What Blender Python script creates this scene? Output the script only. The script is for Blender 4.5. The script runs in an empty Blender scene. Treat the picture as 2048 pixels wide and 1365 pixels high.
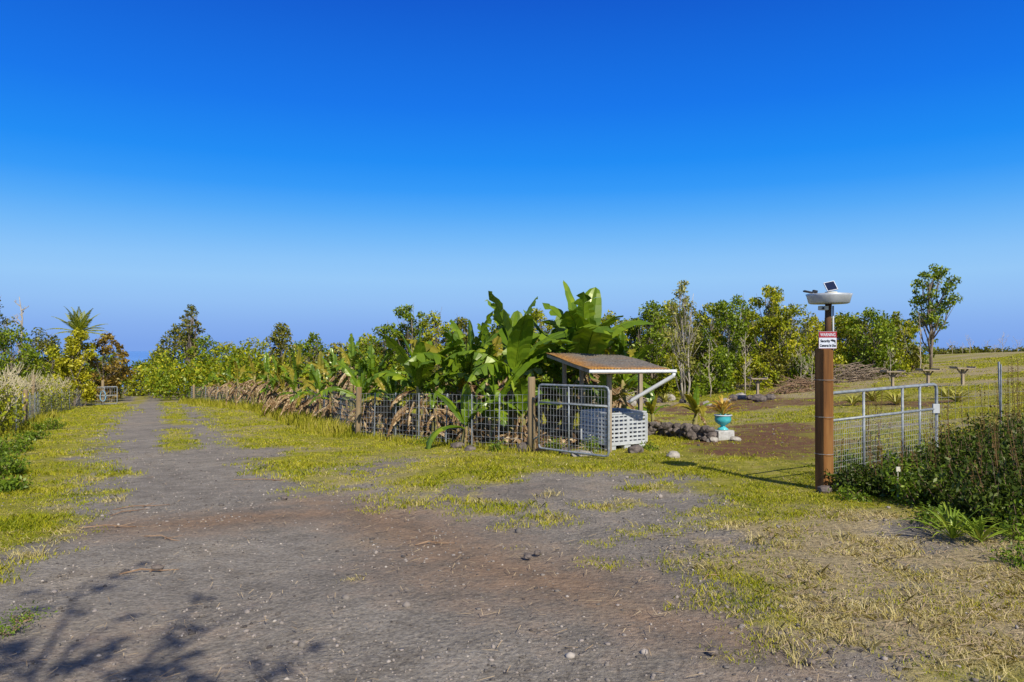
import bpy, bmesh, math, random
import numpy as np
from mathutils import Vector, Matrix
R=math.radians
rnd=random.Random(11); rng=np.random.default_rng(11)
sc=bpy.context.scene; col=sc.collection
F=1500.; CX=1024.; HR=690.; CAM=1.7
# ------------------------------------------------------------ noise / terrain
_t=np.random.default_rng(5).random((256,256))
def vnoise(x,y,s=1.0,o=0):
    x=np.asarray(x,float)/s+o*17.3+1000; y=np.asarray(y,float)/s+o*9.1+1000
    xi=np.floor(x).astype(int); yi=np.floor(y).astype(int); fx=x-xi; fy=y-yi
    fx=fx*fx*(3-2*fx); fy=fy*fy*(3-2*fy)
    a=_t[xi%256,yi%256]; b=_t[(xi+1)%256,yi%256]; c=_t[xi%256,(yi+1)%256]; d=_t[(xi+1)%256,(yi+1)%256]
    return (a*(1-fx)+b*fx)*(1-fy)+(c*(1-fx)+d*fx)*fy
def H(x,y):
    x=np.asarray(x,float); y=np.asarray(y,float)
    xc=55-np.where(x<45,55-x,np.logaddexp(0,(55-x)/4.)*4)
    xc=np.maximum(xc,-130)
    z=-0.038*y+0.024*xc+0.065*1.5*np.logaddexp(0,(xc-8)/1.5)
    d=np.maximum(0,y-115)
    z=z-0.09*d*(d/(d+40))
    z=z+0.05*(vnoise(x,y,2.3,1)-.5)+0.02*(vnoise(x,y,.6,2)-.5)
    z=z+0.5*(vnoise(x,y,14,3)-.5)*np.clip((y-24)/40,0,1)*np.clip((x+2)/10,0,1)
    return z
def h(x,y): return float(H(x,y))
def ground_at(px,row):
    a=(px-CX)/F; t=(row-HR)/F
    lo,hi=1.5,160.
    for _ in range(40):
        m=(lo+hi)/2
        if (CAM-h(a*m,m))/m>t: lo=m
        else: hi=m
    return (a*lo,lo)
def PX(px,Y): return (px-CX)/F*Y
def ZR(row,Y): return CAM-(row-HR)/F*Y
# ------------------------------------------------------------ materials
def newmat(name):
    m=bpy.data.materials.new(name); m.use_nodes=True; nt=m.node_tree; nt.nodes.clear()
    out=nt.nodes.new('ShaderNodeOutputMaterial'); return m,nt,out
def N(nt,t,**k):
    n=nt.nodes.new(t)
    for a,b in k.items(): setattr(n,a,b)
    return n
def ramp(nt,fac,stops,interp='LINEAR'):
    r=N(nt,'ShaderNodeValToRGB'); r.color_ramp.interpolation=interp
    el=r.color_ramp.elements
    while len(el)>1: el.remove(el[0])
    el[0].position=stops[0][0]; el[0].color=(*stops[0][1],1)
    for p,c in stops[1:]:
        e=el.new(p); e.color=(*c,1)
    if fac is not None: nt.links.new(fac,r.inputs[0])
    return r.outputs[0]
def noise(nt,scale,detail=4,rough=.6,vec=None):
    n=N(nt,'ShaderNodeTexNoise'); n.inputs['Scale'].default_value=scale; n.inputs['Detail'].default_value=detail; n.inputs['Roughness'].default_value=rough
    if vec is not None: nt.links.new(vec,n.inputs['Vector'])
    return n.outputs[0]
def mixc(nt,f,a,b,mode='MIX'):
    m=N(nt,'ShaderNodeMix',data_type='RGBA',blend_type=mode)
    for s,v in ((0,f),(6,a),(7,b)):
        if hasattr(v,'is_linked'): nt.links.new(v,m.inputs[s])
        else: m.inputs[s].default_value=v if s==0 else (*v,1)
    return m.outputs[2]
def mth(nt,op,a,b=0.,clamp=False):
    m=N(nt,'ShaderNodeMath',operation=op); m.use_clamp=clamp
    for i,v in enumerate((a,b)):
        if hasattr(v,'is_linked'): nt.links.new(v,m.inputs[i])
        else: m.inputs[i].default_value=v
    return m.outputs[0]
def surf(name,c1,c2,scale=8,rough=.8,metal=0,bump=.2,stretch=None,c3=None,bscale=None,spec=.3):
    m,nt,out=newmat(name)
    tc=N(nt,'ShaderNodeTexCoord'); v=tc.outputs['Object']
    if stretch:
        mp=N(nt,'ShaderNodeMapping'); mp.inputs['Scale'].default_value=stretch; nt.links.new(v,mp.inputs[0]); v=mp.outputs[0]
    n1=noise(nt,scale,5,.65,v)
    st=[(.3,c1),(.7,c2)] if c3 is None else [(.28,c1),(.5,c3),(.72,c2)]
    c=ramp(nt,n1,st)
    b=N(nt,'ShaderNodeBsdfPrincipled'); nt.links.new(c,b.inputs['Base Color'])
    b.inputs['Roughness'].default_value=rough; b.inputs['Metallic'].default_value=metal
    b.inputs['Specular IOR Level'].default_value=spec
    if bump:
        n2=noise(nt,bscale or scale*3,4,.7,v)
        bp=N(nt,'ShaderNodeBump'); bp.inputs['Strength'].default_value=bump; bp.inputs['Distance'].default_value=.02
        nt.links.new(n2,bp.inputs['Height']); nt.links.new(bp.outputs[0],b.inputs['Normal'])
    nt.links.new(b.outputs[0],out.inputs[0]); return m
def leafmat(name,stops,trans=.24,gloss=.025,nscale=.7,grough=.4,k=1.):
    m,nt,out=newmat(name)
    stops=[(p,tuple(min(.75,v*k) for v in c)) for p,c in stops]
    g=N(nt,'ShaderNodeNewGeometry'); n1=noise(nt,nscale,2,.5,g.outputs['Position'])
    f=mth(nt,'ADD',mth(nt,'MULTIPLY',g.outputs['Random Per Island'],.62),mth(nt,'MULTIPLY',mth(nt,'SUBTRACT',n1,.3),.95),True)
    c=ramp(nt,f,stops)
    d=N(nt,'ShaderNodeBsdfDiffuse'); nt.links.new(c,d.inputs[0])
    t=N(nt,'ShaderNodeBsdfTranslucent'); c2=mixc(nt,1.,c,(1.15,1.15,.5),'MULTIPLY'); nt.links.new(c2,t.inputs[0])
    s=N(nt,'ShaderNodeMixShader'); s.inputs[0].default_value=trans; nt.links.new(d.outputs[0],s.inputs[1]); nt.links.new(t.outputs[0],s.inputs[2])
    gl=N(nt,'ShaderNodeBsdfGlossy'); gl.inputs['Roughness'].default_value=grough; gl.inputs[0].default_value=(.9,.9,.7,1)
    s2=N(nt,'ShaderNodeMixShader'); s2.inputs[0].default_value=gloss; nt.links.new(s.outputs[0],s2.inputs[1]); nt.links.new(gl.outputs[0],s2.inputs[2])
    nt.links.new(s2.outputs[0],out.inputs[0]); return m
M={}
M['leafA']=leafmat('leaf_yellow_green',[(0,(.045,.055,.004)),(.35,(.125,.15,.007)),(.65,(.23,.235,.010)),(1,(.38,.31,.025))],k=1.75)
M['leafB']=leafmat('leaf_mid_green',[(0,(.03,.045,.004)),(.4,(.08,.12,.008)),(.75,(.155,.20,.010)),(1,(.28,.27,.025))],k=1.7)
M['leafC']=leafmat('leaf_dark_olive',[(0,(.03,.033,.006)),(.4,(.075,.085,.010)),(.75,(.14,.135,.014)),(1,(.28,.18,.04))],k=1.7)
M['leafD']=leafmat('leaf_bronze',[(0,(.05,.035,.01)),(.4,(.16,.11,.02)),(.7,(.28,.18,.03)),(1,(.34,.28,.04))],k=1.4)
M['leafE']=leafmat('leaf_lime',[(0,(.10,.11,.01)),(.4,(.29,.28,.012)),(.75,(.45,.41,.02)),(1,(.55,.48,.06))],k=1.25)
M['leafF']=leafmat('leaf_pale_sparse',[(0,(.10,.10,.02)),(.5,(.23,.23,.04)),(1,(.38,.34,.10))],k=1.2)
M['weed']=leafmat('weed_dark_green',[(0,(.02,.030,.005)),(.45,(.05,.080,.010)),(.8,(.10,.14,.014)),(1,(.19,.20,.03))],nscale=2,k=1.1)
M['weedL']=leafmat('weed_fresh_green',[(0,(.04,.07,.01)),(.45,(.11,.18,.015)),(.8,(.20,.28,.02)),(1,(.32,.38,.05))],nscale=2,k=1.1)
M['banana']=leafmat('banana_leaf_green',[(0,(.04,.08,.006)),(.35,(.09,.16,.009)),(.7,(.165,.25,.012)),(1,(.32,.38,.02))],trans=.30,gloss=.06,nscale=1.6,grough=.35,k=1.2)
M['bananaY']=leafmat('banana_leaf_yellowing',[(0,(.12,.13,.012)),(.5,(.26,.23,.02)),(1,(.46,.34,.06))],trans=.3,gloss=.03,nscale=1.5,k=1.1)
M['dead']=leafmat('dead_leaf_brown',[(0,(.10,.055,.028)),(.4,(.27,.165,.08)),(.7,(.50,.36,.20)),(1,(.70,.57,.38))],trans=.15,gloss=.015,nscale=6)
M['palm']=leafmat('palm_frond',[(0,(.09,.12,.01)),(.5,(.22,.25,.02)),(1,(.42,.37,.05))],trans=.2,gloss=.04,k=1.3)
M['grass']=leafmat('grass_blades',[(0,(.11,.16,.01)),(.3,(.26,.30,.012)),(.6,(.44,.42,.025)),(.85,(.58,.50,.06)),(1,(.64,.54,.2))],trans=.26,gloss=.01,nscale=.9)
M['straw']=leafmat('dry_grass_blades',[(0,(.26,.22,.06)),(.35,(.50,.41,.14)),(.7,(.66,.55,.27)),(1,(.74,.66,.42))],trans=.22,gloss=.01,nscale=1.4)
M['tallg']=leafmat('tall_grass_blades',[(0,(.12,.14,.01)),(.4,(.30,.30,.02)),(.75,(.5,.44,.06)),(1,(.62,.5,.2))],trans=.26,gloss=.01,nscale=.6)
M['litter']=surf('straw_litter',(.28,.18,.09),(.58,.46,.29),3,.9,0,0)
M['bark']=surf('bark_grey_brown',(.12,.09,.065),(.34,.28,.22),6,.9,0,.4,(1,1,.3))
M['barkpale']=surf('bark_pale',(.26,.22,.17),(.54,.49,.40),7,.85,0,.3,(1,1,.3))
M['twig']=surf('bare_twig_pale',(.30,.25,.18),(.54,.47,.36),7,.85,0,.2)
M['hedgetwig']=surf('hedge_twig_straw',(.30,.25,.13),(.56,.49,.32),7,.85,0,.2)
M['twiggrey']=surf('cut_branch_grey_brown',(.18,.13,.09),(.42,.33,.24),7,.85,0,.2)
M['twigbrown']=surf('bare_twig_brown',(.16,.09,.05),(.40,.27,.17),7,.9,0,.2)
M['stem']=surf('banana_pseudostem',(.09,.07,.025),(.52,.38,.18),5,.75,0,.3,(1,1,.3),(.24,.22,.07))
M['wood']=surf('weathered_post_wood',(.19,.12,.05),(.38,.26,.12),5,.85,0,.4,(1,1,.12),(.28,.21,.12))
M['woodred']=surf('treated_post_wood',(.045,.018,.007),(.33,.165,.05),5,.85,0,.6,(1,1,.09),(.20,.085,.022))
M['wooddark']=surf('dark_pole_wood',(.05,.025,.012),(.14,.07,.03),8,.8,0,.4,(1,1,.15))
M['galv']=surf('galvanised_steel',(.18,.20,.21),(.40,.43,.44),14,.5,.2,.05,None,None,None,.4)
M['pan']=surf('zinc_pan',(.42,.44,.44),(.62,.64,.64),10,.45,.2,.03,None,None,None,.5)
M['wire']=surf('galvanised_wire',(.19,.20,.20),(.36,.37,.37),14,.6,.1,0)
M['wiredark']=surf('weathered_wire',(.08,.08,.075),(.22,.21,.20),14,.6,.1,0)
M['white']=surf('white_painted_aluminium',(.66,.67,.66),(.80,.80,.78),6,.5,0,.03)
M['greyplastic']=surf('grey_white_plastic',(.40,.42,.43),(.58,.60,.60),4,.55,0,.05)
M['whitepost']=surf('pale_timber',(.24,.18,.11),(.44,.36,.26),6,.8,0,.2,(1,1,.15))
M['rock']=surf('lava_rock',(.06,.05,.045),(.26,.215,.18),7,.95,0,.8,None,(.14,.115,.10),30)
M['rockpale']=surf('pale_rock',(.22,.19,.15),(.50,.46,.40),6,.95,0,.7,None,None,26)
M['concrete']=surf('old_concrete',(.34,.33,.30),(.62,.61,.57),8,.95,0,.5,None,None,30)
M['turq']=surf('turquoise_glaze',(.03,.38,.42),(.14,.60,.62),5,.25,0,.05,None,None,None,.5)
M['orange']=leafmat('bromeliad_leaf',[(0,(.40,.20,.03)),(.5,(.65,.42,.08)),(1,(.60,.48,.08))],.25,.03,4)
M['strap']=leafmat('strap_leaf',[(0,(.12,.20,.02)),(.5,(.24,.34,.03)),(1,(.42,.44,.07))],.25,.04,3)
M['agave']=leafmat('agave_leaf',[(0,(.20,.22,.03)),(.5,(.38,.36,.06)),(1,(.55,.46,.14))],.15,.04,3)
M['red']=surf('sign_red',(.30,.015,.025),(.40,.025,.035),5,.5,0,0)
M['signwhite']=surf('sign_white',(.56,.60,.65),(.64,.67,.71),5,.5,0,0)
M['black']=surf('black_plastic',(.012,.012,.014),(.03,.03,.032),5,.4,0,0)
M['solar']=surf('solar_cell',(.006,.012,.035),(.015,.025,.07),9,.15,0,0,None,None,None,.6)
M['camwhite']=surf('yellowed_white_plastic',(.52,.49,.36),(.66,.64,.52),5,.5,0,0)
M['bluehose']=surf('blue_hose',(.12,.28,.42),(.28,.48,.62),8,.5,0,0)
M['seed']=leafmat('seed_head_brown',[(0,(.07,.04,.015)),(.5,(.18,.11,.04)),(1,(.32,.2,.09))],.1,.01,5)
def roofmat():
    m,nt,out=newmat('rusty_corrugated_iron')
    tc=N(nt,'ShaderNodeTexCoord'); n1=noise(nt,1.6,6,.7,tc.outputs['Object']); n2=noise(nt,9,4,.7,tc.outputs['Object'])
    at=N(nt,'ShaderNodeAttribute'); at.attribute_name='rust'
    f=mth(nt,'ADD',at.outputs['Fac'],mth(nt,'MULTIPLY',mth(nt,'SUBTRACT',n1,.5),1.8),True)
    a=ramp(nt,n2,[(.3,(.15,.13,.105)),(.7,(.32,.285,.235))]); b=ramp(nt,n2,[(.3,(.26,.11,.03)),(.7,(.60,.32,.08))])
    c=mixc(nt,f,a,b); p=N(nt,'ShaderNodeBsdfPrincipled'); nt.links.new(c,p.inputs['Base Color']); p.inputs['Roughness'].default_value=.8; p.inputs['Specular IOR Level'].default_value=.2
    nt.links.new(p.outputs[0],out.inputs[0]); return m
M['roof']=roofmat()
# ------------------------------------------------------------ ground material
def groundmat():
    m,nt,out=newmat('gravel_grass_and_soil')
    g=N(nt,'ShaderNodeNewGeometry'); P=g.outputs['Position']
    def A(n):
        a=N(nt,'ShaderNodeAttribute'); a.attribute_name=n; return a.outputs['Fac']
    big=noise(nt,.5,4,.6,P); mid=noise(nt,3.,5,.65,P); fine=noise(nt,22,5,.7,P); vfine=noise(nt,85,3,.7,P)
    gr=ramp(nt,mid,[(.3,(.245,.215,.175)),(.5,(.325,.29,.24)),(.72,(.41,.37,.31))])
    gr=mixc(nt,.6,gr,ramp(nt,fine,[(.25,(.35,.34,.33)),(.5,(1,1,1)),(.75,(1.5,1.47,1.43))]),'MULTIPLY')
    vo=N(nt,'ShaderNodeTexVoronoi'); vo.inputs['Scale'].default_value=38; nt.links.new(P,vo.inputs['Vector'])
    sp=ramp(nt,vo.outputs['Distance'],[(.0,(1.35,1.3,1.25)),(.35,(1.0,1.0,1.0)),(.75,(.6,.58,.57))])
    gr=mixc(nt,.55,gr,sp,'MULTIPLY')
    vo2=N(nt,'ShaderNodeTexVoronoi'); vo2.inputs['Scale'].default_value=16; nt.links.new(P,vo2.inputs['Vector'])
    gr=mixc(nt,mth(nt,'MULTIPLY',ramp(nt,vo2.outputs['Distance'],[(.0,(1,1,1)),(.12,(1,1,1)),(.17,(0,0,0))]),.5),gr,ramp(nt,vo2.outputs['Color'],[(.2,(.09,.08,.07)),(.8,(.50,.45,.40))]))
    gr=mixc(nt,1.,gr,ramp(nt,big,[(.3,(.78,.78,.79)),(.55,(1,1,1)),(.75,(1.12,1.09,1.05))]),'MULTIPLY')
    di=ramp(nt,mid,[(.3,(.19,.115,.065)),(.7,(.36,.235,.145))])
    di=mixc(nt,.6,di,ramp(nt,fine,[(.25,(.45,.42,.40)),(.5,(1,1,1)),(.75,(1.5,1.45,1.4))]),'MULTIPLY')
    fd=mth(nt,'MULTIPLY',mth(nt,'SUBTRACT',mth(nt,'ADD',A('dirt'),mth(nt,'MULTIPLY',mth(nt,'SUBTRACT',mid,.5),1.7)),.18),1.1,True)
    c=mixc(nt,mth(nt,'MULTIPLY',fd,.8),gr,di)
    c=mixc(nt,mth(nt,'MULTIPLY',mth(nt,'SUBTRACT',big,.54),1.1,True),c,(.33,.26,.17))
    gs=ramp(nt,mid,[(.25,(.14,.15,.022)),(.5,(.30,.28,.04)),(.75,(.44,.37,.12))])
    gs=mixc(nt,.75,gs,ramp(nt,fine,[(.25,(.38,.40,.35)),(.5,(1,1,1)),(.78,(1.5,1.45,1.35))]),'MULTIPLY')
    gs=mixc(nt,mth(nt,'MULTIPLY',A('straw'),.8),gs,ramp(nt,fine,[(.3,(.22,.16,.10)),(.7,(.60,.48,.31))]))
    fg=mth(nt,'MULTIPLY',mth(nt,'SUBTRACT',mth(nt,'ADD',mth(nt,'ADD',A('grass'),mth(nt,'MULTIPLY',mth(nt,'SUBTRACT',fine,.5),1.4)),mth(nt,'MULTIPLY',mth(nt,'SUBTRACT',mid,.5),1.2)),.44),2.4,True)
    c=mixc(nt,fg,c,gs)
    rd=ramp(nt,fine,[(.3,(.09,.045,.025)),(.7,(.26,.14,.085))])
    fr=mth(nt,'MULTIPLY',mth(nt,'SUBTRACT',mth(nt,'ADD',A('red'),mth(nt,'MULTIPLY',mth(nt,'SUBTRACT',mid,.5),1.5)),.42),2.2,True)
    c=mixc(nt,fr,c,rd)
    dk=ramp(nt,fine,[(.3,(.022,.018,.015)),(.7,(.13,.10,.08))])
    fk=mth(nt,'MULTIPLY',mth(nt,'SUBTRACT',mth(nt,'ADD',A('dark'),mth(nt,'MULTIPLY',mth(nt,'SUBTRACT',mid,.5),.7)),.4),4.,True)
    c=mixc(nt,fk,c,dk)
    d=N(nt,'ShaderNodeBsdfPrincipled'); nt.links.new(c,d.inputs['Base Color']); d.inputs['Roughness'].default_value=.95; d.inputs['Specular IOR Level'].default_value=.05
    hh=mth(nt,'ADD',mth(nt,'ADD',fine,mth(nt,'MULTIPLY',vfine,.5)),mth(nt,'MULTIPLY',vo2.outputs['Distance'],-.5))
    bp=N(nt,'ShaderNodeBump'); bp.inputs['Strength'].default_value=.8; bp.inputs['Distance'].default_value=.03
    nt.links.new(hh,bp.inputs['Height']); nt.links.new(bp.outputs[0],d.inputs['Normal'])
    nt.links.new(d.outputs[0],out.inputs[0]); return m
M['ground']=groundmat()
# ------------------------------------------------------------ object helpers
def tag(o,label=None,cat=None,group=None,kind=None):
    if label: o['label']=label
    if cat: o['category']=cat
    if group: o['group']=group
    if kind: o['kind']=kind
    return o
def thing(name,loc,label,cat,group=None):
    o=bpy.data.objects.new(name,None); col.objects.link(o); o.location=loc; o.empty_display_size=.2
    return tag(o,label,cat,group)
def np_obj(name,V,Fa,mat,parent=None,smooth=False,attrs=None):
    V=np.ascontiguousarray(V,dtype=np.float32); Fa=np.ascontiguousarray(Fa,dtype=np.int32)
    if parent is not None: V=V-np.array(parent.location,dtype=np.float32)
    me=bpy.data.meshes.new(name); me.vertices.add(len(V)); me.vertices.foreach_set('co',V.ravel())
    k=Fa.shape[1]; me.loops.add(Fa.size); me.loops.foreach_set('vertex_index',Fa.ravel())
    me.polygons.add(len(Fa)); me.polygons.foreach_set('loop_start',np.arange(0,Fa.size,k,dtype=np.int32))
    me.update(calc_edges=True)
    if attrs:
        for n,a in attrs.items():
            at=me.attributes.new(n,'FLOAT','POINT'); at.data.foreach_set('value',np.ascontiguousarray(a,dtype=np.float32))
    if smooth: me.polygons.foreach_set('use_smooth',np.ones(len(Fa),dtype=bool))
    me.materials.append(mat); o=bpy.data.objects.new(name,me); col.objects.link(o)
    if parent is not None: o.parent=parent
    return o
class MB:
    def __init__(s): s.v=[]; s.f=[]
    def tube(s,pts,rad,n=6):
        pts=[Vector(p) for p in pts]; k=len(pts)
        if not hasattr(rad,'__len__'): rad=[rad]*k
        b=len(s.v); ref=None
        for i,p in enumerate(pts):
            t=(pts[min(i+1,k-1)]-pts[max(i-1,0)])
            if t.length<1e-9: t=Vector((0,0,1))
            t.normalize()
            if ref is None: ref=Vector((1,0,0)) if abs(t.x)<.8 else Vector((0,1,0))
            u=t.cross(ref).normalized(); w=t.cross(u)
            for j in range(n):
                a=2*math.pi*j/n; s.v.append(p+(u*math.cos(a)+w*math.sin(a))*rad[i])
        for i in range(k-1):
            for j in range(n):
                s.f.append((b+i*n+j,b+i*n+(j+1)%n,b+(i+1)*n+(j+1)%n,b+(i+1)*n+j))
        s.f.append(tuple(b+j for j in reversed(range(n)))); s.f.append(tuple(b+(k-1)*n+j for j in range(n)))
        return s
    def box(s,c,d,rot=None):
        b=len(s.v); c=Vector(c); r=rot or Matrix.Identity(3)
        for z in (-.5,.5):
            for x,y in ((-.5,-.5),(.5,-.5),(.5,.5),(-.5,.5)):
                s.v.append(c+r@Vector((x*d[0],y*d[1],z*d[2])))
        for q in ((3,2,1,0),(4,5,6,7),(0,1,5,4),(1,2,6,5),(2,3,7,6),(3,0,4,7)): s.f.append(tuple(b+i for i in q))
        return s
    def beam(s,p,q,w,t,up=(0,0,1)):
        p=Vector(p);q=Vector(q);d=q-p;L=d.length;d.normalize();u=Vector(up)
        sd=d.cross(u).normalized(); u=sd.cross(d)
        r=Matrix((d,sd,u)).transposed(); return s.box((p+q)/2,(L,w,t),r)
    def lathe(s,prof,c,n=24,axis=None):
        b=len(s.v);c=Vector(c)
        for r,z in prof:
            for j in range(n):
                a=2*math.pi*j/n; s.v.append(c+Vector((r*math.cos(a),r*math.sin(a),z)))
        for i in range(len(prof)-1):
            for j in range(n): s.f.append((b+i*n+j,b+i*n+(j+1)%n,b+(i+1)*n+(j+1)%n,b+(i+1)*n+j))
        return s
    def build(s,name,mat,parent=None,smooth=False,bevel=0):
        me=bpy.data.meshes.new(name); off=Vector(parent.location) if parent is not None else Vector()
        me.from_pydata([tuple(v-off) for v in s.v],[],s.f); me.update()
        if smooth: me.polygons.foreach_set('use_smooth',np.ones(len(me.polygons),dtype=bool))
        me.materials.append(mat); o=bpy.data.objects.new(name,me); col.objects.link(o)
        if parent is not None: o.parent=parent
        if bevel:
            bm=o.modifiers.new('b','BEVEL'); bm.width=bevel; bm.segments=2
        return o
def rz(a): return Matrix.Rotation(a,3,'Z')
# ------------------------------------------------------------ masks
def W(pts): return np.array([ground_at(*p) for p in pts])
def sdist(x,y,poly):
    x=np.asarray(x,float);y=np.asarray(y,float); d=np.full(x.shape,1e9); ins=np.zeros(x.shape,bool)
    n=len(poly)
    for i in range(n):
        x0,y0=poly[i];x1,y1=poly[(i+1)%n]; dx,dy=x1-x0,y1-y0
        t=np.clip(((x-x0)*dx+(y-y0)*dy)/(dx*dx+dy*dy+1e-9),0,1)
        d=np.minimum(d,np.hypot(x-x0-t*dx,y-y0-t*dy))
        c=((y0>y)!=(y1>y)); xi=(x1-x0)*(y-y0)/((y1-y0) if abs(y1-y0)>1e-9 else 1e-9)+x0
        ins^=(c&(x<xi))
    return np.where(ins,d,-d)
def pdist(x,y,pl):
    d=np.full(np.shape(x),1e9)
    for i in range(len(pl)-1):
        x0,y0=pl[i];x1,y1=pl[i+1];dx,dy=x1-x0,y1-y0
        t=np.clip(((x-x0)*dx+(y-y0)*dy)/(dx*dx+dy*dy+1e-9),0,1); d=np.minimum(d,np.hypot(x-x0-t*dx,y-y0-t*dy))
    return d
ROAD=W([(245,788),(262,815),(215,860),(190,905),(165,960),(180,1010),(195,1060),(110,1100),(0,1135)])
ROAD=np.vstack([ROAD,[[-5.,4.2],[-7,-11],[5,-11]],W([(1900,1365),(1640,1290),(1500,1195),(1330,1120),(1290,1075),(1440,1050),(1410,985),(1330,955),(1200,945),(1030,952),(1000,1005),(900,1012),(830,1005),(700,990),(630,980),(545,938),(462,880),(412,830),(345,790)])])
STRIP=W([(332,792),(350,825),(354,850)])
STRIPB=W([(352,858),(362,900)])
STRIP2=W([(290,792),(270,808)])
PATCH=[(ground_at(*p),r) for p,r in (((980,1020),.65),((1060,1042),.5),((1115,1045),.42),((1230,1008),.55),((1290,975),.45),((1200,1085),.32),((1185,1125),.25),((880,1000),.7),((1340,1060),.5),((1560,1240),.25),((225,950),.5),((215,985),.4),((1015,1050),.3),((1250,1130),.15),((1040,1095),.12),((700,1155),.08))]
DIRT=W([(250,1050),(480,1035),(700,1020),(820,1060),(950,1120),(1120,1165),(1300,1230),(1500,1290)])
DIRT2=W([(620,1000),(800,1030),(840,1100)])
DIRT3=W([(900,1180),(1100,1260),(1300,1330)])
FENCE=[(-46.,104.),(-25,59.),(-13.4,41.5),(-4.45,21.7),(.42,16.0)]
PLOT=np.array([(-25,59.),(-13.4,41.5),(-4.45,21.7),(.42,16.0),(1.3,16.2),(3.0,19),(1.5,24),(-4,33),(-14,50)])
RED=W([(1290,900),(1400,880),(1500,845),(1640,845),(1700,900),(1640,935),(1450,915)])
RED2=W([(1290,815),(1520,790),(1700,800),(1900,800),(1900,812),(1560,815),(1340,838)])
STRAWP=W([(1290,1110),(1420,1040),(1620,1010),(1800,1020),(2048,1090),(2500,1250),(2200,1365),(1750,1365),(1500,1190)])
def masks(x,y):
    n1=vnoise(x,y,1.1,4)-.5; n2=vnoise(x,y,.35,5)-.5; n3=vnoise(x,y,3.2,6)-.5; n4=vnoise(x,y,.12,15)-.5
    d=sdist(x,y,ROAD)+n1*.9+n2*.6+n4*.25
    wd=np.clip(.5+.010*y,.5,1.0)
    g=np.clip(.5-d/wd/2,0,1)
    ds=np.minimum(pdist(x,y,STRIP),np.minimum(pdist(x,y,STRIP2),pdist(x,y,STRIPB))); g=np.maximum(g,np.clip(1.15-(ds-.05+n2*.5+n1*.4)/(.3+.0115*y),0,1)*.9)
    for (c,r) in PATCH:
        dd=np.hypot((x-c[0])/1.3,(y-c[1]))/r; g=np.maximum(g,np.clip(1.25-dd+n2*1.6+n1*.8+n4*.8,0,1)*.9)
    g=g-np.clip((n3+n1*.6+n2*.4-.28)*2.5,0,.6)*(y<20)
    dirt=np.clip(1-pdist(x,y,DIRT)/1.3,0,1); dirt=np.maximum(dirt,.8*np.clip(1-pdist(x,y,DIRT2)/1.2,0,1)); dirt=np.maximum(dirt,.6*np.clip(1-pdist(x,y,DIRT3)/.7,0,1))
    dirt=np.clip(dirt*.9+n3*.5+n1*.3,0,1)
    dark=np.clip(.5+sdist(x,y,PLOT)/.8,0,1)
    red=np.clip(.5+(sdist(x,y,RED)+n1*1.6+n3*1.2)/1.6,0,1)*.85; red=np.maximum(red,.8*np.clip(.5+(sdist(x,y,RED2)+n1*2.5)/2.,0,1))
    st=np.clip(.5+(sdist(x,y,STRAWP)+n1*.8)/.8,0,1)
    st=np.maximum(st,np.clip((n3+n1*.6-.04)*2.2,0,.55))
    far=np.clip((y-20)/15,0,1)*np.clip((x-2)/4,0,1)
    st=np.maximum(st,far*np.clip(.5+n3*1.6+n1*1.0,0,1))
    return np.clip(g,0,1),dirt,dark,red,st
ys=[-12+.5*i for i in range(28)]
y=2.
while y<130: ys.append(y); y*=1.0145
while y<3600: ys.append(y); y*=1.055
ys=np.array(ys); aa=np.linspace(-1.5,1.5,430)
YY=np.repeat(ys[:,None],len(aa),1); XX=aa[None,:]*(np.maximum(YY,0)+3.2)
nr,nc=YY.shape; X1=XX.ravel();Y1=YY.ravel(); Z1=H(X1,Y1)
g,di,dk,rd,st=masks(X1,Y1)
Z1=Z1-.03*(1-g)*(Y1<60)
i=np.arange(nr*nc).reshape(nr,nc)
Fa=np.stack([i[:-1,:-1],i[:-1,1:],i[1:,1:],i[1:,:-1]],-1).reshape(-1,4)
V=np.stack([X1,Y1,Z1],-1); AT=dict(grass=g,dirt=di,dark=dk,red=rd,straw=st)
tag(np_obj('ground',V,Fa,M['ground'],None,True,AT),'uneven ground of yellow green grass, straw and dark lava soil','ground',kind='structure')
fc=V[Fa].mean(1); sel=sdist(fc[:,0],fc[:,1],ROAD)>0
Fr=Fa[sel]; u,inv=np.unique(Fr,return_inverse=True)
V2=V[u].copy(); V2[:,2]+=.005
tag(np_obj('gravel_road',V2,inv.reshape(-1,4),M['ground'],None,True,{k:a[u] for k,a in AT.items()}),'grey gravel and dirt track running away to the left','road',kind='structure')
m,nt,out=newmat('sea_water'); gg=N(nt,'ShaderNodeNewGeometry'); nz=noise(nt,.002,3,.5,gg.outputs['Position'])
c=ramp(nt,nz,[(.3,(.12,.29,.66)),(.7,(.15,.34,.71))]); p=N(nt,'ShaderNodeBsdfPrincipled'); nt.links.new(c,p.inputs['Base Color']); p.inputs['Roughness'].default_value=.8; p.inputs['Specular IOR Level'].default_value=.1
nt.links.new(p.outputs[0],out.inputs[0])
s_=22000
tag(np_obj('sea',np.array([[-s_,900,-190.],[s_,900,-190],[s_,s_,-190],[-s_,s_,-190]]),np.array([[0,1,2,3]]),m),'hazy blue sea beyond the land','sea',kind='structure')
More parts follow.
